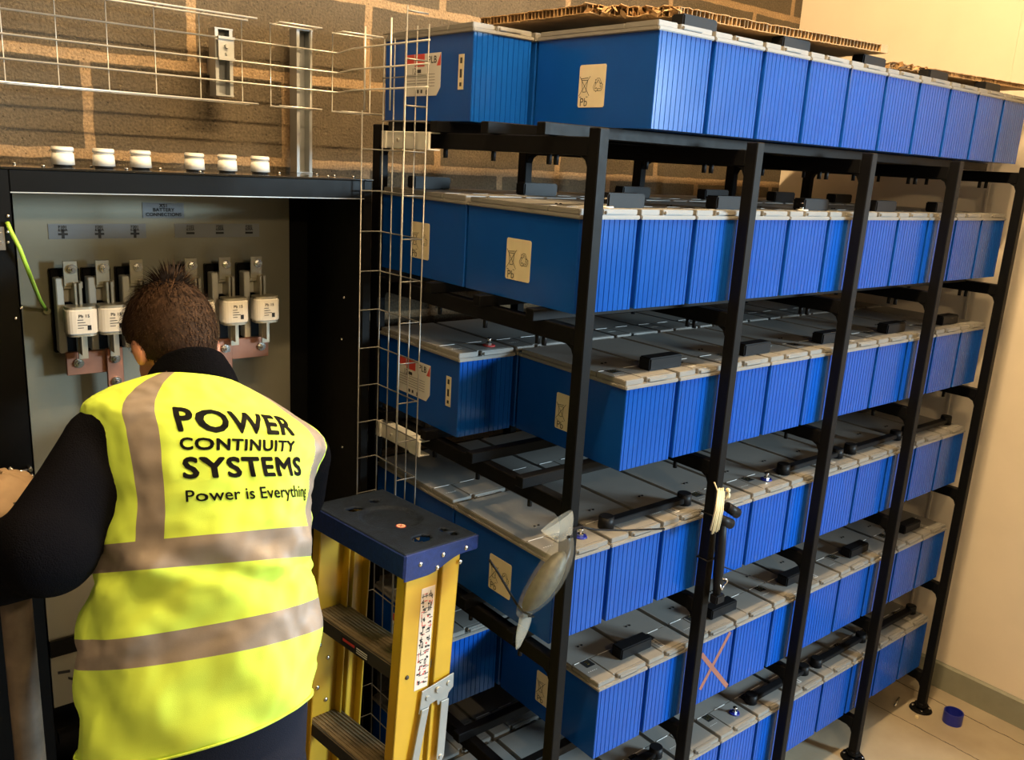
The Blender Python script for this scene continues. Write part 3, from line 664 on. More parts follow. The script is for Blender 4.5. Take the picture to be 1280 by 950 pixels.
# cap
def cap_part():
    x0, x1, y0, y1 = -.097, .098, -LW, LW
    holes = [('rect', -.012+.045, LW-.055, .014, .010), ('rect', -.035, LW-.072, .020, .013), ('c', .055, -.105, .0105, .0105), ('c', .058, -.140+.008, .0105, .0105), ('c', -.005-.01, -.115, .024, .017)]
    # solid top plate built from a grid with the holes left open
    b = MB(); nx, ny = 40, 66
    def inside(cx, cy):
        for k, hx, hy, rx, ry in holes:
            if ((cx-hx)/rx)**2+((cy-hy)/ry)**2 < 1: return True
        return False
    R = .064; dish = V((0.005, .012, 0))
    def zz(cx, cy):
        r = math.hypot(cx-dish.x, cy-dish.y); return zt-.006*(1-min(1, max(0, (r-R)/.004+.5)))
    rows = []
    for i in range(nx+1): rows.append([(x0+(x1-x0)*i/nx, y0+(y1-y0)*j/ny, zz(x0+(x1-x0)*i/nx, y0+(y1-y0)*j/ny)) for j in range(ny+1)])
    o_ = len(b.v); b.add([p for r_ in rows for p in r_], [])
    for i in range(nx):
        for j in range(ny):
            cx, cy = x0+(x1-x0)*(i+.5)/nx, y0+(y1-y0)*(j+.5)/ny
            if inside(cx, cy): continue
            n = ny+1; b.f.append((o_+i*n+j, o_+(i+1)*n+j, o_+(i+1)*n+j+1, o_+i*n+j+1)); b.m.append(0); b.sm.append(True)
    tp = b.build('cap_top', LTOP, lad)
    md = tp.modifiers.new('thickness', 'SOLIDIFY'); md.thickness = .006; md.offset = -1
    s = MB(); z1 = zt-.001
    # side skirts: near and far ends have a wavy lower edge
    for ys, yo in ((y0, y0-.004), (y1+.004, y1)):
        pl = [(x0, z1), (x1, z1), (x1+.004, z1-.030)]
        for k in range(13):
            f = k/12; pl.append((x1+(x0-x1)*f, z1-.032-.026*(.5-.5*math.cos(math.pi*min(1, max(0, (f-.2)/.5))))))
        s.prism(pl, yo, ys, 'y')
    s.box(x0-.004, x0, y0-.004, y1+.004, z1-.05, z1).box(x1, x1+.004, y0-.004, y1+.004, z1-.030, z1)
    cp = s.build('cap_skirt', LBLUE, tp, bevel=.002, seg=1)
    r = MB()
    for xx, z_ in ((-.058, -.028), (.002, -.022), (.066, -.022), (-.012, -.047), (.052, -.050)): r.ball((xx, y0-.005, zt+z_), (.0055, .003, .0055), 12, 8)
    r.build('rivet', CHROME, cp)
    st = MB().cyl((.0, -.030, zt-.0062), (.0, -.030, zt-.0055), .011, n=24, m=0).cyl((.0, -.030, zt-.0055), (.0, -.030, zt-.0052), .009, n=24, m=1)
    for a in (.7, -.7): st.obox((.0, -.030, zt-.005), V((math.cos(a)*.006, math.sin(a)*.006, 0)), V((-math.sin(a)*.0012, math.cos(a)*.0012, 0)), (0, 0, .0003), 0)
    plab(st.build('warning_sticker', [RED, LABEL], tp), 'round red and cream warning sticker')
cap_part()
def channel(x0, x1, ys, side, ztop, zbot, flange=.028):
    b = MB(); t_ = .0045
    b.box(x0, x1, ys, ys+side*t_, zbot, ztop) if side > 0 else b.box(x0, x1, ys+side*t_, ys, zbot, ztop)
    ya, yb_ = sorted((ys, ys+side*flange))
    b.box(x0, x0+t_, ya, yb_, zbot, ztop); b.box(x1-t_, x1, ya, yb_, zbot, ztop)
    return b
rails = {}
for side, ys in ((1, -LW), (-1, LW)):
    rails[side] = channel(-.090, -.004, ys, side, zt-.03, .03).build('front_rail', GRP, lad, bevel=.0015, seg=1)
    rr_ = channel(.006, .055, ys, side, zt-.03, .03).build('rear_rail', GRP, lad, bevel=.0015, seg=1)
    for rl, xm in ((rails[side], -.047), (rr_, .030)):
        MB().box(xm-.046 if xm < 0 else xm-.027, xm+.046 if xm < 0 else xm+.027, min(ys-.002, ys+side*.032), max(ys+.002, ys+side*.032), .004, .035).build('rubber_foot', RUBBER, rl, bevel=.003)
for zs in (.900, .625, .350, .090):
    b = MB(); x0, x1 = -.082, .002
    b.box(x0, x1, -LW+.005, LW-.005, zs-.004, zs, 0)
    for k in range(9): b.box(x0+.006+k*.009, x0+.0095+k*.009, -LW+.006, LW-.006, zs, zs+.0016, 0)
    b.box(x0-.002, x0+.004, -LW+.005, LW-.005, zs-.030, zs+.0015, 1).box(x1-.004, x1, -LW+.005, LW-.005, zs-.020, zs, 1)
    s = b.build('step', [TREAD, TREADF], lad, bevel=.0006, seg=1)
    if zs > .8:
        l = MB().box(x0-.0028, x0-.002, -.055, .045, zs-.026, zs-.006, 0)
        for k in range(3): l.box(x0-.0033, x0-.0028, -.05, -.012, zs-.023+k*.005, zs-.021+k*.005, 1)
        l.box(x0-.0033, x0-.0028, -.005, .038, zs-.016, zs-.010, 2)
        l.build('step_label', [BLACK, LABELG, RED], s)
    for y_ in (-LW-.001, LW+.001): MB().ball((-.068, y_, zs-.015), (.005, .003, .005), 10, 6).build('rivet', TREADF, s)
for zs in (.78, .5, .22):
    b = MB().cyl((.048, -LW+.004, zs), (.048, LW-.004, zs), .008, n=10).build('rear_brace', GRP, lad)
for k, (xx, zz) in enumerate(((-.06, .81), (-.035, .77), (-.06, .70), (-.035, .66))):
    MB().ball((xx, LW-.0052, zz), (.006, .003, .006), 10, 6).build('rivet', CHROME, lad)
# pictogram sticker on the near front rail
yl = -LW-.0006
b = MB().box(-.046, -.010, yl-.0002, yl+.0006, .845, 1.075, 0)
r = random.Random(3)
for c in range(2):
    for k in range(13):
        x_, z_ = -.0365+c*.0165, .862+k*.0162
        for j in range(5):
            dx, dz = r.uniform(-.005, .005), r.uniform(-.006, .006); w_, h_ = r.choice(((.0045, .0008), (.0008, .005), (.002, .002)))
            b.box(x_+dx-w_, x_+dx+w_, yl-.0005, yl-.0002, z_+dz-h_, z_+dz+h_, 1 if r.random() < .75 else 2)
plab(b.build('pictogram_sticker', [LABELS_W := mat('pale_sticker', (.72, .60, .50), .5), BLACK, RED], rails[1]), 'tall pale sticker of small safety pictograms')
# folded spreader
ys = -LW-.006
b = MB().prism([(-.030, .842), (.058, .855), (.060, .822), (.048, .812), (.044, .795), (.018, .792), (.014, .806), (-.004, .803), (-.010, .790), (-.034, .790)], ys-.003, ys, 'y').cyl((.014, ys-.008, .832), (.014, ys, .832), .008, .008, 14).cyl((-.014, ys-.006, .822), (-.014, ys, .822), .006, .006, 12).cyl((.044, ys-.006, .836), (.044, ys, .836), .006, .006, 12)
sp = b.build('spreader_hinge', ZINCM, lad, bevel=.0008, seg=1)
MB().prism([(.024, .80), (.046, .80), (.046, .662), (.040, .650), (.030, .650), (.024, .662)], ys-.007, ys-.004, 'y').cyl((.035, ys-.010, .664), (.035, ys-.002, .664), .006, .006, 12).build('spreader_arm', ZINCM, sp, bevel=.0008, seg=1)
MB().prism([(-.030, .80), (-.010, .80), (-.026, .69), (-.036, .60), (-.036, .34), (-.056, .34), (-.056, .60), (-.046, .69)], ys-.007, ys-.004, 'y').build('spreader_arm', ZINCM, sp, bevel=.0008, seg=1)
# ------------------------------------------------------------------ person
per = thing('person', 'person in a hi-vis yellow vest with grey bands bending into the open cabinet', 'person', at(243, 1200, 1.55)*1)
per.location.z = 0
TP = 1.55
def pbuild(mb, name, mats, parent=per, **k):
    o = mb.build(name, mats, parent, **k); off = V((0, 0, 0)); q = parent
    while q: off += q.location; q = q.parent
    o.location = -off; return o
# ring: left px, right px, depth, depth radius, arch (m)
RINGS = [((96, 941), (389, 857), 1.53, .135, -.052), ((97, 885), (396, 824), 1.535, .135, -.036), ((97, 832), (399, 781), 1.54, .132, -.022), ((98, 796), (396, 744), 1.545, .130, -.018),
         ((109, 752), (389, 716), 1.55, .128, -.008), ((119, 717), (389, 695), 1.55, .127, 0), ((122, 682), (389, 657), 1.555, .126, .001), ((126, 640), (388, 624), 1.56, .124, .002), ((118, 590), (394, 592), 1.565, .122, .004),
         ((106, 540), (408, 562), 1.575, .118, .008), ((100, 512), (400, 543), 1.58, .108, .012), ((116, 496), (372, 523), 1.59, .094, .014), ((146, 483), (336, 500), 1.60, .080, .016), ((180, 474), (302, 484), 1.61, .066, .018)]
def catmull(a, b, c, d, t):
    return .5*((2*b)+(-a+c)*t+(2*a-5*b+4*c-d)*t*t+(-a+3*b-3*c+d)*t**3)
RD = []
for (l, r_, t_, b_, ar) in RINGS:
    pl, pr_ = at(*l, t_), at(*r_, t_); c = (pl+pr_)/2
    RD.append((c, (pr_-pl)/2, (c-CAM).normalized()*b_, ar))
def ringdata(v):
    v = max(0, min(len(RD)-1.0001, v)); i = int(v); t = v-i; g = lambda k: RD[max(0, min(len(RD)-1, k))]
    return tuple(catmull(g(i-1)[q], g(i)[q], g(i+1)[q], g(i+2)[q], t) for q in range(4))
UPV = UP
def vest_pt(phi, v, off=0, wr=True):
    c, w_, d, ar = ringdata(v)
    se = lambda x: math.copysign(abs(x)**.88, x)
    s_, k = math.sin(phi), math.cos(phi)
    p = c+w_*se(s_)-d*se(k)+UPV*(ar*k)
    nrm = (w_.normalized()*s_/w_.length-d.normalized()*k/d.length).normalized()
    if wr:
        fade = max(0, min(1, (8.2-v)/3)); 
        h = .0045*fade*math.sin(7*phi+2.1*v+1.5*math.sin(1.3*v))+.0035*fade*math.sin(3.2*v-5*phi+2)+.006*noise.noise(V((phi*2.2, v*.75, 3.7)))*(.35+.65*fade)
        h += .003*noise.noise(V((phi*6, v*2.4, 1.1)))
        p = p+nrm*h
    return p+nrm*off
NPH = 360; NV = 13*7
D2 = math.pi/180
def strip_phi(deg, v):    # shoulder strips either side of the back centre at 20 degrees
    a = (deg-20+540) % 360-180; sh = 12*max(0, min(1, (9.2-v)/2)) if a > 0 else 0
    return abs(abs(a)-46.5-sh) < 9.0 or abs(abs(a)-133.5) < 9
def vm(i, j):
    v = (i+.5)/7; deg = (j+.5)*360/NPH-180
    if 2 <= v < 3 or 5 <= v < 6: return 1
    if v >= 6 and strip_phi(deg, v): return 1
    return 0
rows = [[vest_pt(-math.pi+2*math.pi*j/NPH, i/7) for j in range(NPH)] for i in range(NV+1)]
b = MB().grid(rows, closed=True, mf=vm)
vest = pbuild(b, 'vest', [HIVIS, REFL]); md = vest.modifiers.new('thickness', 'SOLIDIFY'); md.thickness = .002; md.offset = -1
plab(vest, 'hi-vis yellow vest with grey reflective bands and black lettering')
b = MB().tube([vest_pt(-math.pi+2*math.pi*j/NPH, 0, .001) for j in range(NPH)]+[vest_pt(-math.pi, 0, .001)], .002, 6); pbuild(b, 'hem', HIVIS, vest)
def inv(pt):
    phi, v = 0.2, 8.0
    for _ in range(40):
        p0 = px(vest_pt(phi, v, 0, False)); e = (pt[0]-p0[0], pt[1]-p0[1])
        h = 1e-3; pa = px(vest_pt(phi+h, v, 0, False)); pb_ = px(vest_pt(phi, v+h, 0, False))
        a, c, b2, d = (pa[0]-p0[0])/h, (pa[1]-p0[1])/h, (pb_[0]-p0[0])/h, (pb_[1]-p0[1])/h
        det = a*d-b2*c
        if abs(det) < 1e-9: break
        phi += max(-.2, min(.2, (e[0]*d-e[1]*b2)/det)); v += max(-.5, min(.5, (a*e[1]-c*e[0])/det))
        phi = max(-1.35, min(1.35, phi)); v = max(.1, min(12.5, v))
    return phi, v
LINES = [('POWER', .034, (215, 508), (355, 521), (223, 540), (368, 545)), ('CONTINUITY', .036, (224, 546.5), (368, 551), (225, 562.5), (367, 565)), ('SYSTEMS', .034, (228, 571), (375, 571), (229, 599), (377, 595)), ('Power is Everything', .012, (232, 613), (381, 606), (233, 632), (382, 626))]
for (txt, bold, TL, TR, BL, BR) in LINES:
    vv, ff = text2d(txt, 1, bold, 4)
    xa, xb = min(p[0] for p in vv), max(p[0] for p in vv); ya, yb_ = min(p[1] for p in vv), max(p[1] for p in vv)
    q = [inv(p) for p in (TL, TR, BL, BR)]
    P3 = []
    for x, y in vv:
        s_, t_ = (x-xa)/(xb-xa), (yb_-y)/(yb_-ya)
        ph = (q[0][0]*(1-s_)+q[1][0]*s_)*(1-t_)+(q[2][0]*(1-s_)+q[3][0]*s_)*t_
        v = (q[0][1]*(1-s_)+q[1][1]*s_)*(1-t_)+(q[2][1]*(1-s_)+q[3][1]*s_)*t_
        P3.append(vest_pt(ph, v, .0011))
    b = MB().add(P3, ff); pbuild(b, 'lettering', VINK, vest, recalc=False)
# organic parts merged into one surface each
def organic(mb, name, m_, parent, vox=.011, smooth=6):
    me = bpy.data.meshes.new('tmp'); me.from_pydata(mb.v, [], mb.f); me.update()
    o = bpy.data.objects.new('tmp', me); COL.objects.link(o)
    r = o.modifiers.new('r', 'REMESH'); r.mode = 'VOXEL'; r.voxel_size = vox
    s = o.modifiers.new('s', 'SMOOTH'); s.factor = .5; s.iterations = smooth
    dg = bpy.context.evaluated_depsgraph_get(); nm = bpy.data.meshes.new_from_object(o.evaluated_get(dg)); bpy.data.objects.remove(o); bpy.data.meshes.remove(me)
    nm.name = name; nm.materials.clear(); nm.materials.append(m_); nm.polygons.foreach_set('use_smooth', [True]*len(nm.polygons))
    n = bpy.data.objects.new(name, nm); COL.objects.link(n); n.parent = parent
    off = V((0, 0, 0)); q = parent
    while q: off += q.location; q = q.parent
    n.location = -off
    return n
def limb(mb, pts, rs, n=16):
    mb.tube(pts, rs, n)
    for p, r in zip(pts, rs): mb.ball(p, r*1.0, 16, 10)
neck = at(238, 470, 1.61); HC = at(213, 415, 1.66)
shL, shR = at(140, 548, 1.57), at(372, 572, 1.60)
elL, haL = at(48, 693, 1.44), at(-75, 712, 1.60)
elR, haR = at(352, 655, 1.78), at(300, 560, 1.93)
hipc = at(243, 985, 1.545)+fwd*.035; hipL, hipR = at(180, 1010, 1.545), at(312, 975, 1.545)
ftL, ftR = V((hipL.x-.02, hipL.y-.03, .0)), V((hipR.x-.02, hipR.y+.03, .0))
knL, knR = hipL.lerp(ftL, .5)+V((0, .03, 0)), hipR.lerp(ftR, .5)+V((0, .03, 0))
# head orientation: face looks forward and down
fdir = V((-.12, .80, -.58)).normalized(); side = V((.97, .14, -.02)); side = (side-fdir*side.dot(fdir)).normalized(); hup = side.cross(fdir).normalized()
HM = Matrix((side, fdir, hup)).transposed()
b = MB()
b.ball(HC, (.070, .092, .088), 28, 18, M=HM)
b.ball(HC+fdir*.055-hup*.055, (.052, .045, .060), 20, 14, M=HM)           # jaw
b.ball(HC+fdir*.100-hup*.022, (.013, .020, .020), 12, 8, M=HM)            # nose
b.ball(HC+fdir*.090-hup*.058, (.024, .010, .010), 12, 8, M=HM)            # lips
for s_ in (-1, 1):
    b.ball(HC+side*s_*.073-fdir*.006-hup*.034, (.010, .019, .032), 14, 10, M=HM)    # ears
    b.ball(HC+side*s_*.030+fdir*.086+hup*.004, (.018, .010, .008), 12, 8, M=HM)      # brows
limb(b, [HC-hup*.06-fdir*.01, neck], [.052, .058])
torso = [ringdata(v)[0] for v in (0, 3, 6, 9)]
limb(b, torso+[neck], [.075, .09, .095, .08, .05], 18)
for s0, e0, h0 in ((shL, elL, haL), (shR, elR, haR)):
    limb(b, [torso[3], s0], [.06, .05]); limb(b, [s0, e0, e0.lerp(h0, .5), h0], [.045, .038, .034, .024])
def hand(mb, w_, d, palm_n, thumb_side):
    d = d.normalized(); n = (palm_n-d*palm_n.dot(d)).normalized(); s_ = d.cross(n)*thumb_side
    pc = w_+d*.05
    mb.ball(pc, 1, 16, 10) if False else mb.ball(pc, (.040, .050, .016), 16, 10, M=Matrix((s_, d, n)).transposed())
    for k, ln_ in enumerate((.066, .075, .070, .055)):
        o_ = pc+d*.040+s_*(.027-.018*k); a = o_+d*ln_*.45+n*.006; c = a+d*ln_*.32+n*.016; e_ = c+d*ln_*.18+n*.018
        limb(mb, [o_, a, c, e_], [.0095, .009, .0085, .0078], 10)
    t0 = w_+d*.022+s_*.028; t1 = t0+s_*.026+d*.022+n*.006; t2 = t1+s_*.008+d*.024+n*.010
    limb(mb, [t0, t1, t2], [.012, .0105, .009], 10)
hand(b, haL, (haL-elL), V((0, .4, -1)), 1); hand(b, haR, (haR-elR), V((0, 0, -1)), -1)
for h0, k0, f0_ in ((hipL, knL, ftL), (hipR, knR, ftR)):
    limb(b, [hipc, h0], [.062, .060]); limb(b, [h0, k0, k0.lerp(f0_, .45), f0_+V((0, 0, .09))], [.060, .048, .044, .034])
    limb(b, [f0_+V((0, 0, .07)), f0_+V((-.01, .12, .04))], [.036, .03])
body = organic(b, 'body', SKIN, per, .0065, 3)
# jacket
b = MB()
rows = []
for v in [k*.5 for k in range(27)]:
    c, w_, d, ar = ringdata(v); rows.append([c+(vest_pt(-math.pi+2*math.pi*j/48, v, -.010, False)-c)*.97 for j in range(48)])
b.grid(rows, closed=True); b.f.append(tuple(range(48))[::-1]); b.m.append(0); b.sm.append(True); b.f.append(tuple(26*48+j for j in range(48))); b.m.append(0); b.sm.append(True)
limb(b, [at(168, 545, 1.57), at(130, 556, 1.57), at(105, 610, 1.52), at(60, 684, 1.45), elL.lerp(haL, .40)+V((0, 0, -.01)), haL.lerp(elL, .12)], [.078, .072, .078, .084, .070, .050], 20)
limb(b, [at(345, 565, 1.60), shR, at(366, 620, 1.70), elR, haR.lerp(elR, .15)], [.07, .062, .062, .058, .045], 20)
jack = organic(b, 'jacket', FLEECE, per, .009, 4)
# collar
rows = []
for k in range(9):
    f = k/8; l = (182+10*f, 478-16*f); r_ = (301-18*f, 487-34*f); t_ = 1.61+.005*f
    pl, pr_ = at(*l, t_), at(*r_, t_); c = (pl+pr_)/2; d = (c-CAM).normalized()*(.066-.004*f); w_ = (pr_-pl)/2
    rows.append([c+w_*math.sin(a)*(1+.05*math.sin(3.1*f))-d*math.cos(a)+UPV*((.022+.012*f)*math.cos(a)) for a in [2*math.pi*j/48 for j in range(48)]])
b = MB().grid(rows, closed=True); o = pbuild(b, 'collar', FLEECE); md = o.modifiers.new('t', 'SOLIDIFY'); md.thickness = .008; md.offset = -1
# trousers
b = MB(); rows = []
for k in range(8):
    f = k/7; l = (104+4*f, 938+70*f); r_ = (386-4*f, 858+82*f); t_ = 1.54
    pl, pr_ = at(*l, t_), at(*r_, t_); c = (pl+pr_)/2; d = (c-CAM).normalized()*.124; w_ = (pr_-pl)/2
    rows.append([c+w_*math.sin(a)-d*math.cos(a)-UPV*(.04*math.cos(a)) for a in [2*math.pi*j/40 for j in range(40)]])
b.grid(rows[::-1], closed=True); b.f.append(tuple(range(40))[::-1]); b.m.append(0); b.sm.append(True); b.f.append(tuple(7*40+j for j in range(40))); b.m.append(0); b.sm.append(True)
for h0, k0, f0_ in ((hipL, knL, ftL), (hipR, knR, ftR)): limb(b, [h0+V((0, 0, .03)), h0, k0, k0.lerp(f0_, .45), f0_+V((0, 0, .11))], [.10, .100, .080, .072, .066], 18)
trz = organic(b, 'trousers', NAVY, per, .011, 4)
pk = MB(); q = [at(322, 905, 1.415), at(352, 893, 1.43), at(353, 925, 1.42), at(323, 945, 1.405)]
for f0_, nm in ((ftL, 'boot'), (ftR, 'boot')):
    b = MB(); limb(b, [f0_+V((0, -.03, .04)), f0_+V((-.005, .06, .042)), f0_+V((-.015, .16, .036))], [.04, .042, .036], 14); limb(b, [f0_+V((0, -.01, .05)), f0_+V((0, 0, .15))], [.05, .052])
    b.box(f0_.x-.045, f0_.x+.045, f0_.y-.07, f0_.y+.19, 0, .02)
    organic(b, nm, SHOE, per, .009, 3)
# hair: cap and short strands
b = MB(); nu, nv = 40, 22; rows = []
def hair_ok(d_):     # direction in head frame (x side, y face, z up)
    return d_.z > -.86+.9*max(0, d_.y+.35)*1.6 and d_.y < .70
r = random.Random(11)
hp = []
for i in range(nv+1):
    th = math.pi*.88*i/nv; rr = []
    for j in range(nu):
        ph = 2*math.pi*j/nu; d_ = V((math.sin(th)*math.cos(ph), math.sin(th)*math.sin(ph), math.cos(th)))
        k = 1.13 if hair_ok(d_) else .93
        rr.append(HC+HM @ V((d_.x*.0715*k, d_.y*.094*k, d_.z*.089*k)))
    rows.append(rr)
b.grid(rows, closed=True)
for _ in range(7500):
    z_ = r.uniform(-.9, 1); ph = r.uniform(0, 2*math.pi); q = math.sqrt(max(0, 1-z_*z_)); d_ = V((q*math.cos(ph), q*math.sin(ph), z_))
    if not hair_ok(d_): continue
    base = V((d_.x*.0795, d_.y*.104, d_.z*.099)); nrm = V((d_.x/.0715, d_.y/.094, d_.z/.089)).normalized()
    whorl = V((.012, -.045, .083)); flow = (base-whorl); flow = (flow-nrm*flow.dot(nrm))
    near = math.exp(-(base-whorl).length_squared/.0009)
    flow = flow.normalized() if flow.length > 1e-5 else V((1, 0, 0))
    swirl = nrm.cross(flow); ln_ = (.010+.014*max(0, d_.z)) * r.uniform(.7, 1.3)
    tip = base+flow*ln_*(1-.6*near)+swirl*ln_*.3+nrm*ln_*(.28+1.3*near+.2*r.random())
    sd = nrm.cross((tip-base).normalized()).normalized()*.0013
    a, c, e_ = base-nrm*.003-sd, base-nrm*.003+sd, tip
    mid = base.lerp(tip, .55)+nrm*.0015
    b.add([HC+HM @ x for x in (a, c, mid+sd*.6, mid-sd*.6, tip)], [(0, 1, 2, 3), (3, 2, 4)])
pbuild(b, 'hair', HAIR)
# ------------------------------------------------------------------ pole and paper sack at the left
pc = at(28, 850, 1.71); pc.z = 0
b = MB(); b.tube([pc, pc+V((.002, 0, .6)), pc+V((.001, .001, 1.285))], [.028, .0275, .027], 22)
o = b.build('wooden_pole', POLE); tag(o, 'worn round grey-brown pole standing upright on the floor under the paper sack', 'pole')
sk = thing('paper_sack', 'crumpled tan paper sack with printed lines draped over the upright pole', 'sack', (pc.x-.015, pc.y, 1.275))
b = MB(); rows = []
for i in range(22):
    f = i/21; rr = []
    for j in range(40):
        a = 2*math.pi*j/40
        rad = .01+.115*f**.8; h = .045-.10*f**1.6
        n_ = noise.noise(V((math.cos(a)*1.6, math.sin(a)*1.6, f*2.2)))*.022*f+noise.noise(V((math.cos(a)*4, math.sin(a)*4, f*6)))*.008
        rr.append((math.cos(a)*(rad+n_)*1.15-.02*f, math.sin(a)*(rad+n_)*.8, h+n_*.8-.015*f*math.cos(a-2)))
    rows.append(rr)
b.grid(rows, closed=True); b.f.append(tuple(range(40))); b.m.append(0); b.sm.append(True)
so = b.build('paper', SACK, sk); md = so.modifiers.new('t', 'SOLIDIFY'); md.thickness = .0015
b = MB()
for k in range(3):
    for j in range(8):
        a = -1.25+j*.10; f = .62+.10*k; i = int(f*21); P_ = V(rows[i][int((a % (2*math.pi))/(2*math.pi)*40) % 40]); n_ = V((math.cos(a), math.sin(a), .6)).normalized()
        t_ = V((-math.sin(a), math.cos(a), 0)); u_ = n_.cross(t_)
        b.obox(P_+n_*.002, t_*(.002+.001*(j % 2)), u_*.002, n_*.0004)
b.build('printed_text', BLACK, so)
# ------------------------------------------------------------------ bag of spares and tester hanging on the posts
bg = thing('plastic_bag', 'clear plastic bag of small parts tied to the nearest front post', 'bag', (-.045, -.062, 1.20))
def bag_ring(c, w_, d, n=28, ph=0):
    return [V((c[0]+w_*math.cos(2*math.pi*k/n), c[1]+d*math.sin(2*math.pi*k/n), c[2]+.35*w_*math.cos(2*math.pi*k/n)))+V((1, 0, .3))*.004*noise.noise(V((k*.9, c[2]*40, 2))) for k in range(n)]
spine = [((-.058, -.066, 1.240), .040, .007), ((-.045, -.066, 1.222), .036, .008), ((-.030, -.064, 1.200), .014, .010), ((-.046, -.070, 1.180), .034, .020), ((-.066, -.074, 1.150), .050, .028), ((-.086, -.076, 1.115), .056, .032), ((-.106, -.075, 1.082), .050, .029), ((-.121, -.070, 1.063), .026, .015), ((-.126, -.068, 1.056), .013, .008), ((-.127, -.068, 1.043), .018, .004), ((-.130, -.068, 1.015), .019, .003), ((-.141, -.068, .985), .006, .002)]
b = MB().grid([bag_ring(c, w_, d) for c, w_, d in spine], closed=True, mf=lambda i, j: 1 if i < 2 or i > 7 else 0)
o = b.build('film', [POLY, POLYB], bg, subs=1); o.location = -bg.location
inn = [((-.054, -.071, 1.170), .018, .010), ((-.068, -.074, 1.146), .037, .020), ((-.087, -.076, 1.114), .044, .025), ((-.105, -.075, 1.084), .038, .022), ((-.117, -.071, 1.068), .016, .010)]
b = MB().grid([bag_ring(c, w_, d) for c, w_, d in inn], closed=True); b.f.append(tuple(range(28))[::-1]); b.m.append(0); b.sm.append(True); b.f.append(tuple(4*28+k for k in range(28))); b.m.append(0); b.sm.append(True)
o = b.build('contents', mat('grey_green_parts', (.03, .034, .024), .5, noise_amt=.5, noise_scale=70, bump=.4, bump_scale=60), bg, subs=1); o.location = -bg.location
b = MB(); b.tube([(-.034, -.078, 1.203), (-.022, -.074, 1.199), (-.010, -.062, 1.2), (.0, -.048, 1.2), (.03, -.046, 1.198), (.034, -.02, 1.198)], .0032, 8)
b.tube([(.034, -.02, 1.198), (.034, -.047, 1.198), (-.002, -.048, 1.196), (-.03, -.062, 1.196), (-.034, -.078, 1.203)], .0028, 8)
w = [V((.03, -.046, 1.198))]+[onY(x, y, -.03) for x, y in ((745, 662), (780, 663), (830, 661))]
b.tube(w, .0022, 8); b.tube([(-.127, -.077, 1.056), (-.115, -.080, 1.052), (-.127, -.062, 1.058), (-.14, -.055, 1.075)]+[onY(x, y, -.045) for x, y in ((622, 715), (612, 700))], .0024, 8)
o = b.build('cord', RUBBER, bg); o.location = -bg.location; plab(o, 'thin black cord')
ts = thing('handheld_tester', 'black hand tester and leads with cream ties hanging on the second front post', 'tester', (.50, -.062, 1.05))
def tp_(mb, name, m_, **k): o = mb.build(name, m_, ts, **k); o.location = -ts.location; return o
Yt = -.062
P1, P2 = onY(903, 650, Yt), onY(896, 742, Yt)
b = MB().tube([P1, P1.lerp(P2, .3), P1.lerp(P2, .7), P2], [.011, .013, .013, .010], 12); tp_(b, 'handle', RUBBER)
b = MB()
for p0, p1 in (((908, 633), (922, 642)), ((898, 648), (914, 655))): b.cyl(onY(*p0, Yt), onY(*p1, Yt-.01), .012, .013, 16)
tp_(b, 'plug', RUBBER, bevel=.001)
q = onY(897, 747, Yt); tp_(MB().box(q.x-.018, q.x+.014, Yt-.012, Yt+.012, q.z-.012, q.z+.012), 'end_block', RUBBER, bevel=.003)
b = MB(); q = onY(904, 730, Yt-.01); b.tube([q+V((.012*math.cos(a), -.004*math.sin(2*a), .014*math.sin(a))) for a in [k*.35 for k in range(40)]], .0022, 6); tp_(b, 'coiled_lead', CHROME)
b = MB()
for k in range(7):
    p0, p1 = onY(898+1.2*k, 612+rnd.uniform(-3, 3), Yt-.014), onY(888+1.7*k, 664+rnd.uniform(-4, 5), Yt-.016-.001*(k % 3)); b.tube([p0, p0.lerp(p1, .5)+V((.001, -.003, 0)), p1], .0021, 6)
b.tube([onY(893, 603, Yt-.01), onY(898, 616, Yt-.014), onY(890, 655, Yt-.016)], .0018, 6)
q = onY(910, 613, Yt-.012); b.ball(q, .006, 12, 8); b.ball(q+V((.004, 0, -.014)), (.0055, .005, .008), 12, 8); b.tube([q, q+V((.004, 0, -.008)), q+V((-.006, 0, -.02))], .003, 8)
plab(tp_(b, 'cable_ties', GOLD), 'bunch of cream cable ties')
b = MB(); xp = .483
b.tube([(xp-.002, -.044, 1.00), (xp+.028, -.044, 1.00), (xp+.028, -.010, 1.0), (xp-.002, -.010, 1.0), (xp-.002, -.044, 1.0)], .002, 6)
b.tube([(xp+.028, -.044, 1.0)]+[onY(x, y, -.03) for x, y in ((903, 708), (930, 718))]+[onY(968, 731, .015)], .0018, 6)
b.tube([(xp+.028, -.046, 1.12), (xp-.003, -.046, 1.12), (xp-.003, -.009, 1.12), (xp+.028, -.009, 1.12), (xp+.028, -.046, 1.12)], .002, 6)
tp_(b, 'tie_cord', RUBBER)
# loose tie-wrap under the fourth tier near the ladder: a pale tool on the bottom tier
p0, p1 = onX(641, 909, .10), onX(667, 896, .12)
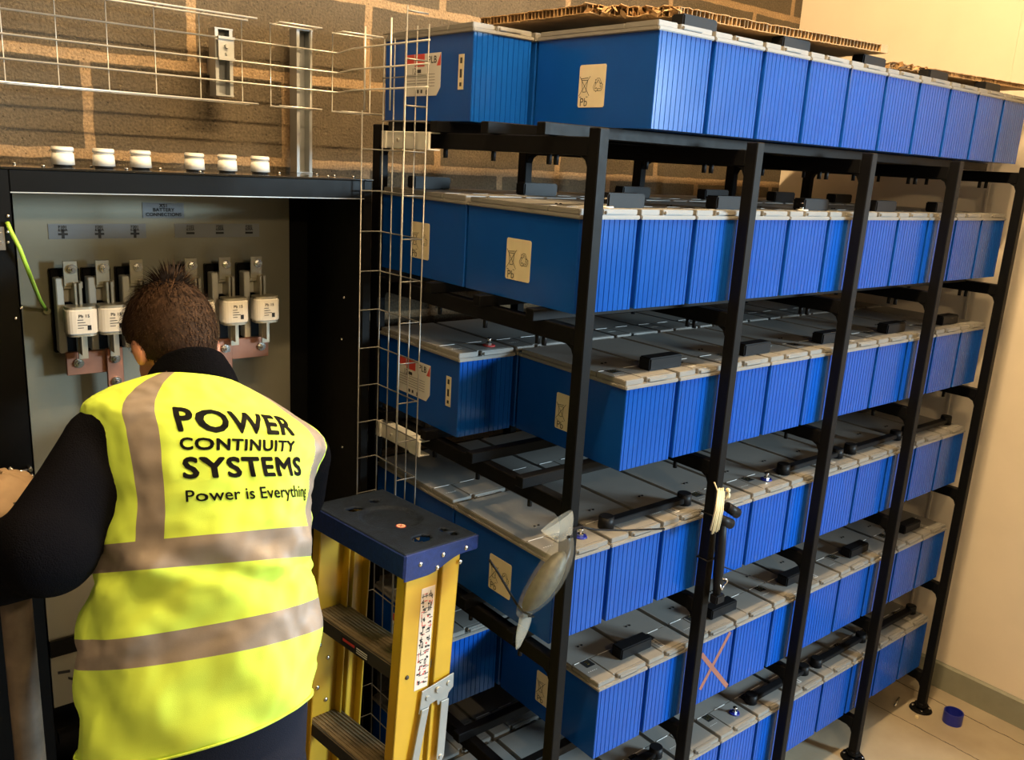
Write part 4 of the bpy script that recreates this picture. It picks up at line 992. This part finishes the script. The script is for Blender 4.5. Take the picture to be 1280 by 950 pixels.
# ------------------------------------------------------------------ floor clutter
c = V((1.962, -.136, 0)); b = MB(); R_, n = .034, 36
b.tube([c, c+V((0, 0, .044))], R_, n, caps=False); b.tube([c+V((0, 0, .044)), c+V((0, 0, .004))], R_-.003, n, caps=False)
ring = [[c+V((math.cos(2*math.pi*k/n)*q_, math.sin(2*math.pi*k/n)*q_, z_)) for k in range(n)] for q_, z_ in ((R_, .044), (R_-.003, .044))]
b.grid(ring, closed=True); b.add([c+V((math.cos(2*math.pi*k/n)*(R_-.003), math.sin(2*math.pi*k/n)*(R_-.003), .004)) for k in range(n)], [tuple(range(n))])
tag(b.build('bottle_cap', BLUECAP, recalc=True), 'round royal blue plastic cap open upwards on the floor beside the end post', 'cap')
p0, p1 = onZ(1118, 883, .004), onZ(1122, 876, .004); tag(MB().cyl(p0, p1.lerp(p0, -.6), .004, .004, 10).build('screw', CHROME), 'small steel screw lying on the floor left of the end post foot', 'screw')
q = onZ(1146, 896, .004); tag(MB().cyl((q.x, q.y, 0), (q.x, q.y, .008), .007, .006, 6, smooth=False).build('nut', GOLD), 'small brassy nut on the floor in front of the end post foot', 'nut')
# ------------------------------------------------------------------ lights
def area(name, loc, to, sx, sy, power, col, spread=180):
    l = bpy.data.lights.new(name, 'AREA'); l.shape = 'RECTANGLE'; l.size = sx; l.size_y = sy; l.energy = power; l.color = col; l.spread = math.radians(spread)
    o = bpy.data.objects.new(name, l); COL.objects.link(o); o.location = loc
    d = (V(to)-V(loc)).normalized(); up = V((0, 1, 0)) if abs(d.z) > .99 else V((0, 0, 1))
    x = d.cross(up).normalized()*(1 if abs(d.z) < .99 else 1); y = x.cross(d)
    o.rotation_euler = Matrix((x, y, -d)).transposed().to_euler(); return o
def point_light(loc, power, rad, col):
    l = bpy.data.lights.new('warm_lamp_and_fill', 'POINT'); l.energy = power; l.shadow_soft_size = rad; l.color = col
    o = bpy.data.objects.new('warm_lamp_and_fill', l); COL.objects.link(o); o.location = loc
for k in range(6): point_light((-.60+.27*k, -.45, 3.45), 57, .03, (1, .70, .37))
point_light((-.45, -2.3, 2.6), 56, .06, (1, .74, .42))  # added fill behind the camera, brightens the vest and cabinet panel
area('adjoining_room_light', (3.4, -4.2, 2.35), (1.0, 0, 0.2), 1.4, .8, 215, (.64, .86, 1), 110)  # unseen cool lamp of the adjoining room; no window is modelled
W = bpy.data.worlds.new('world'); SC.world = W; W.use_nodes = True; W.node_tree.nodes['Background'].inputs['Color'].default_value = (.05, .045, .04, 1); W.node_tree.nodes['Background'].inputs['Strength'].default_value = .1
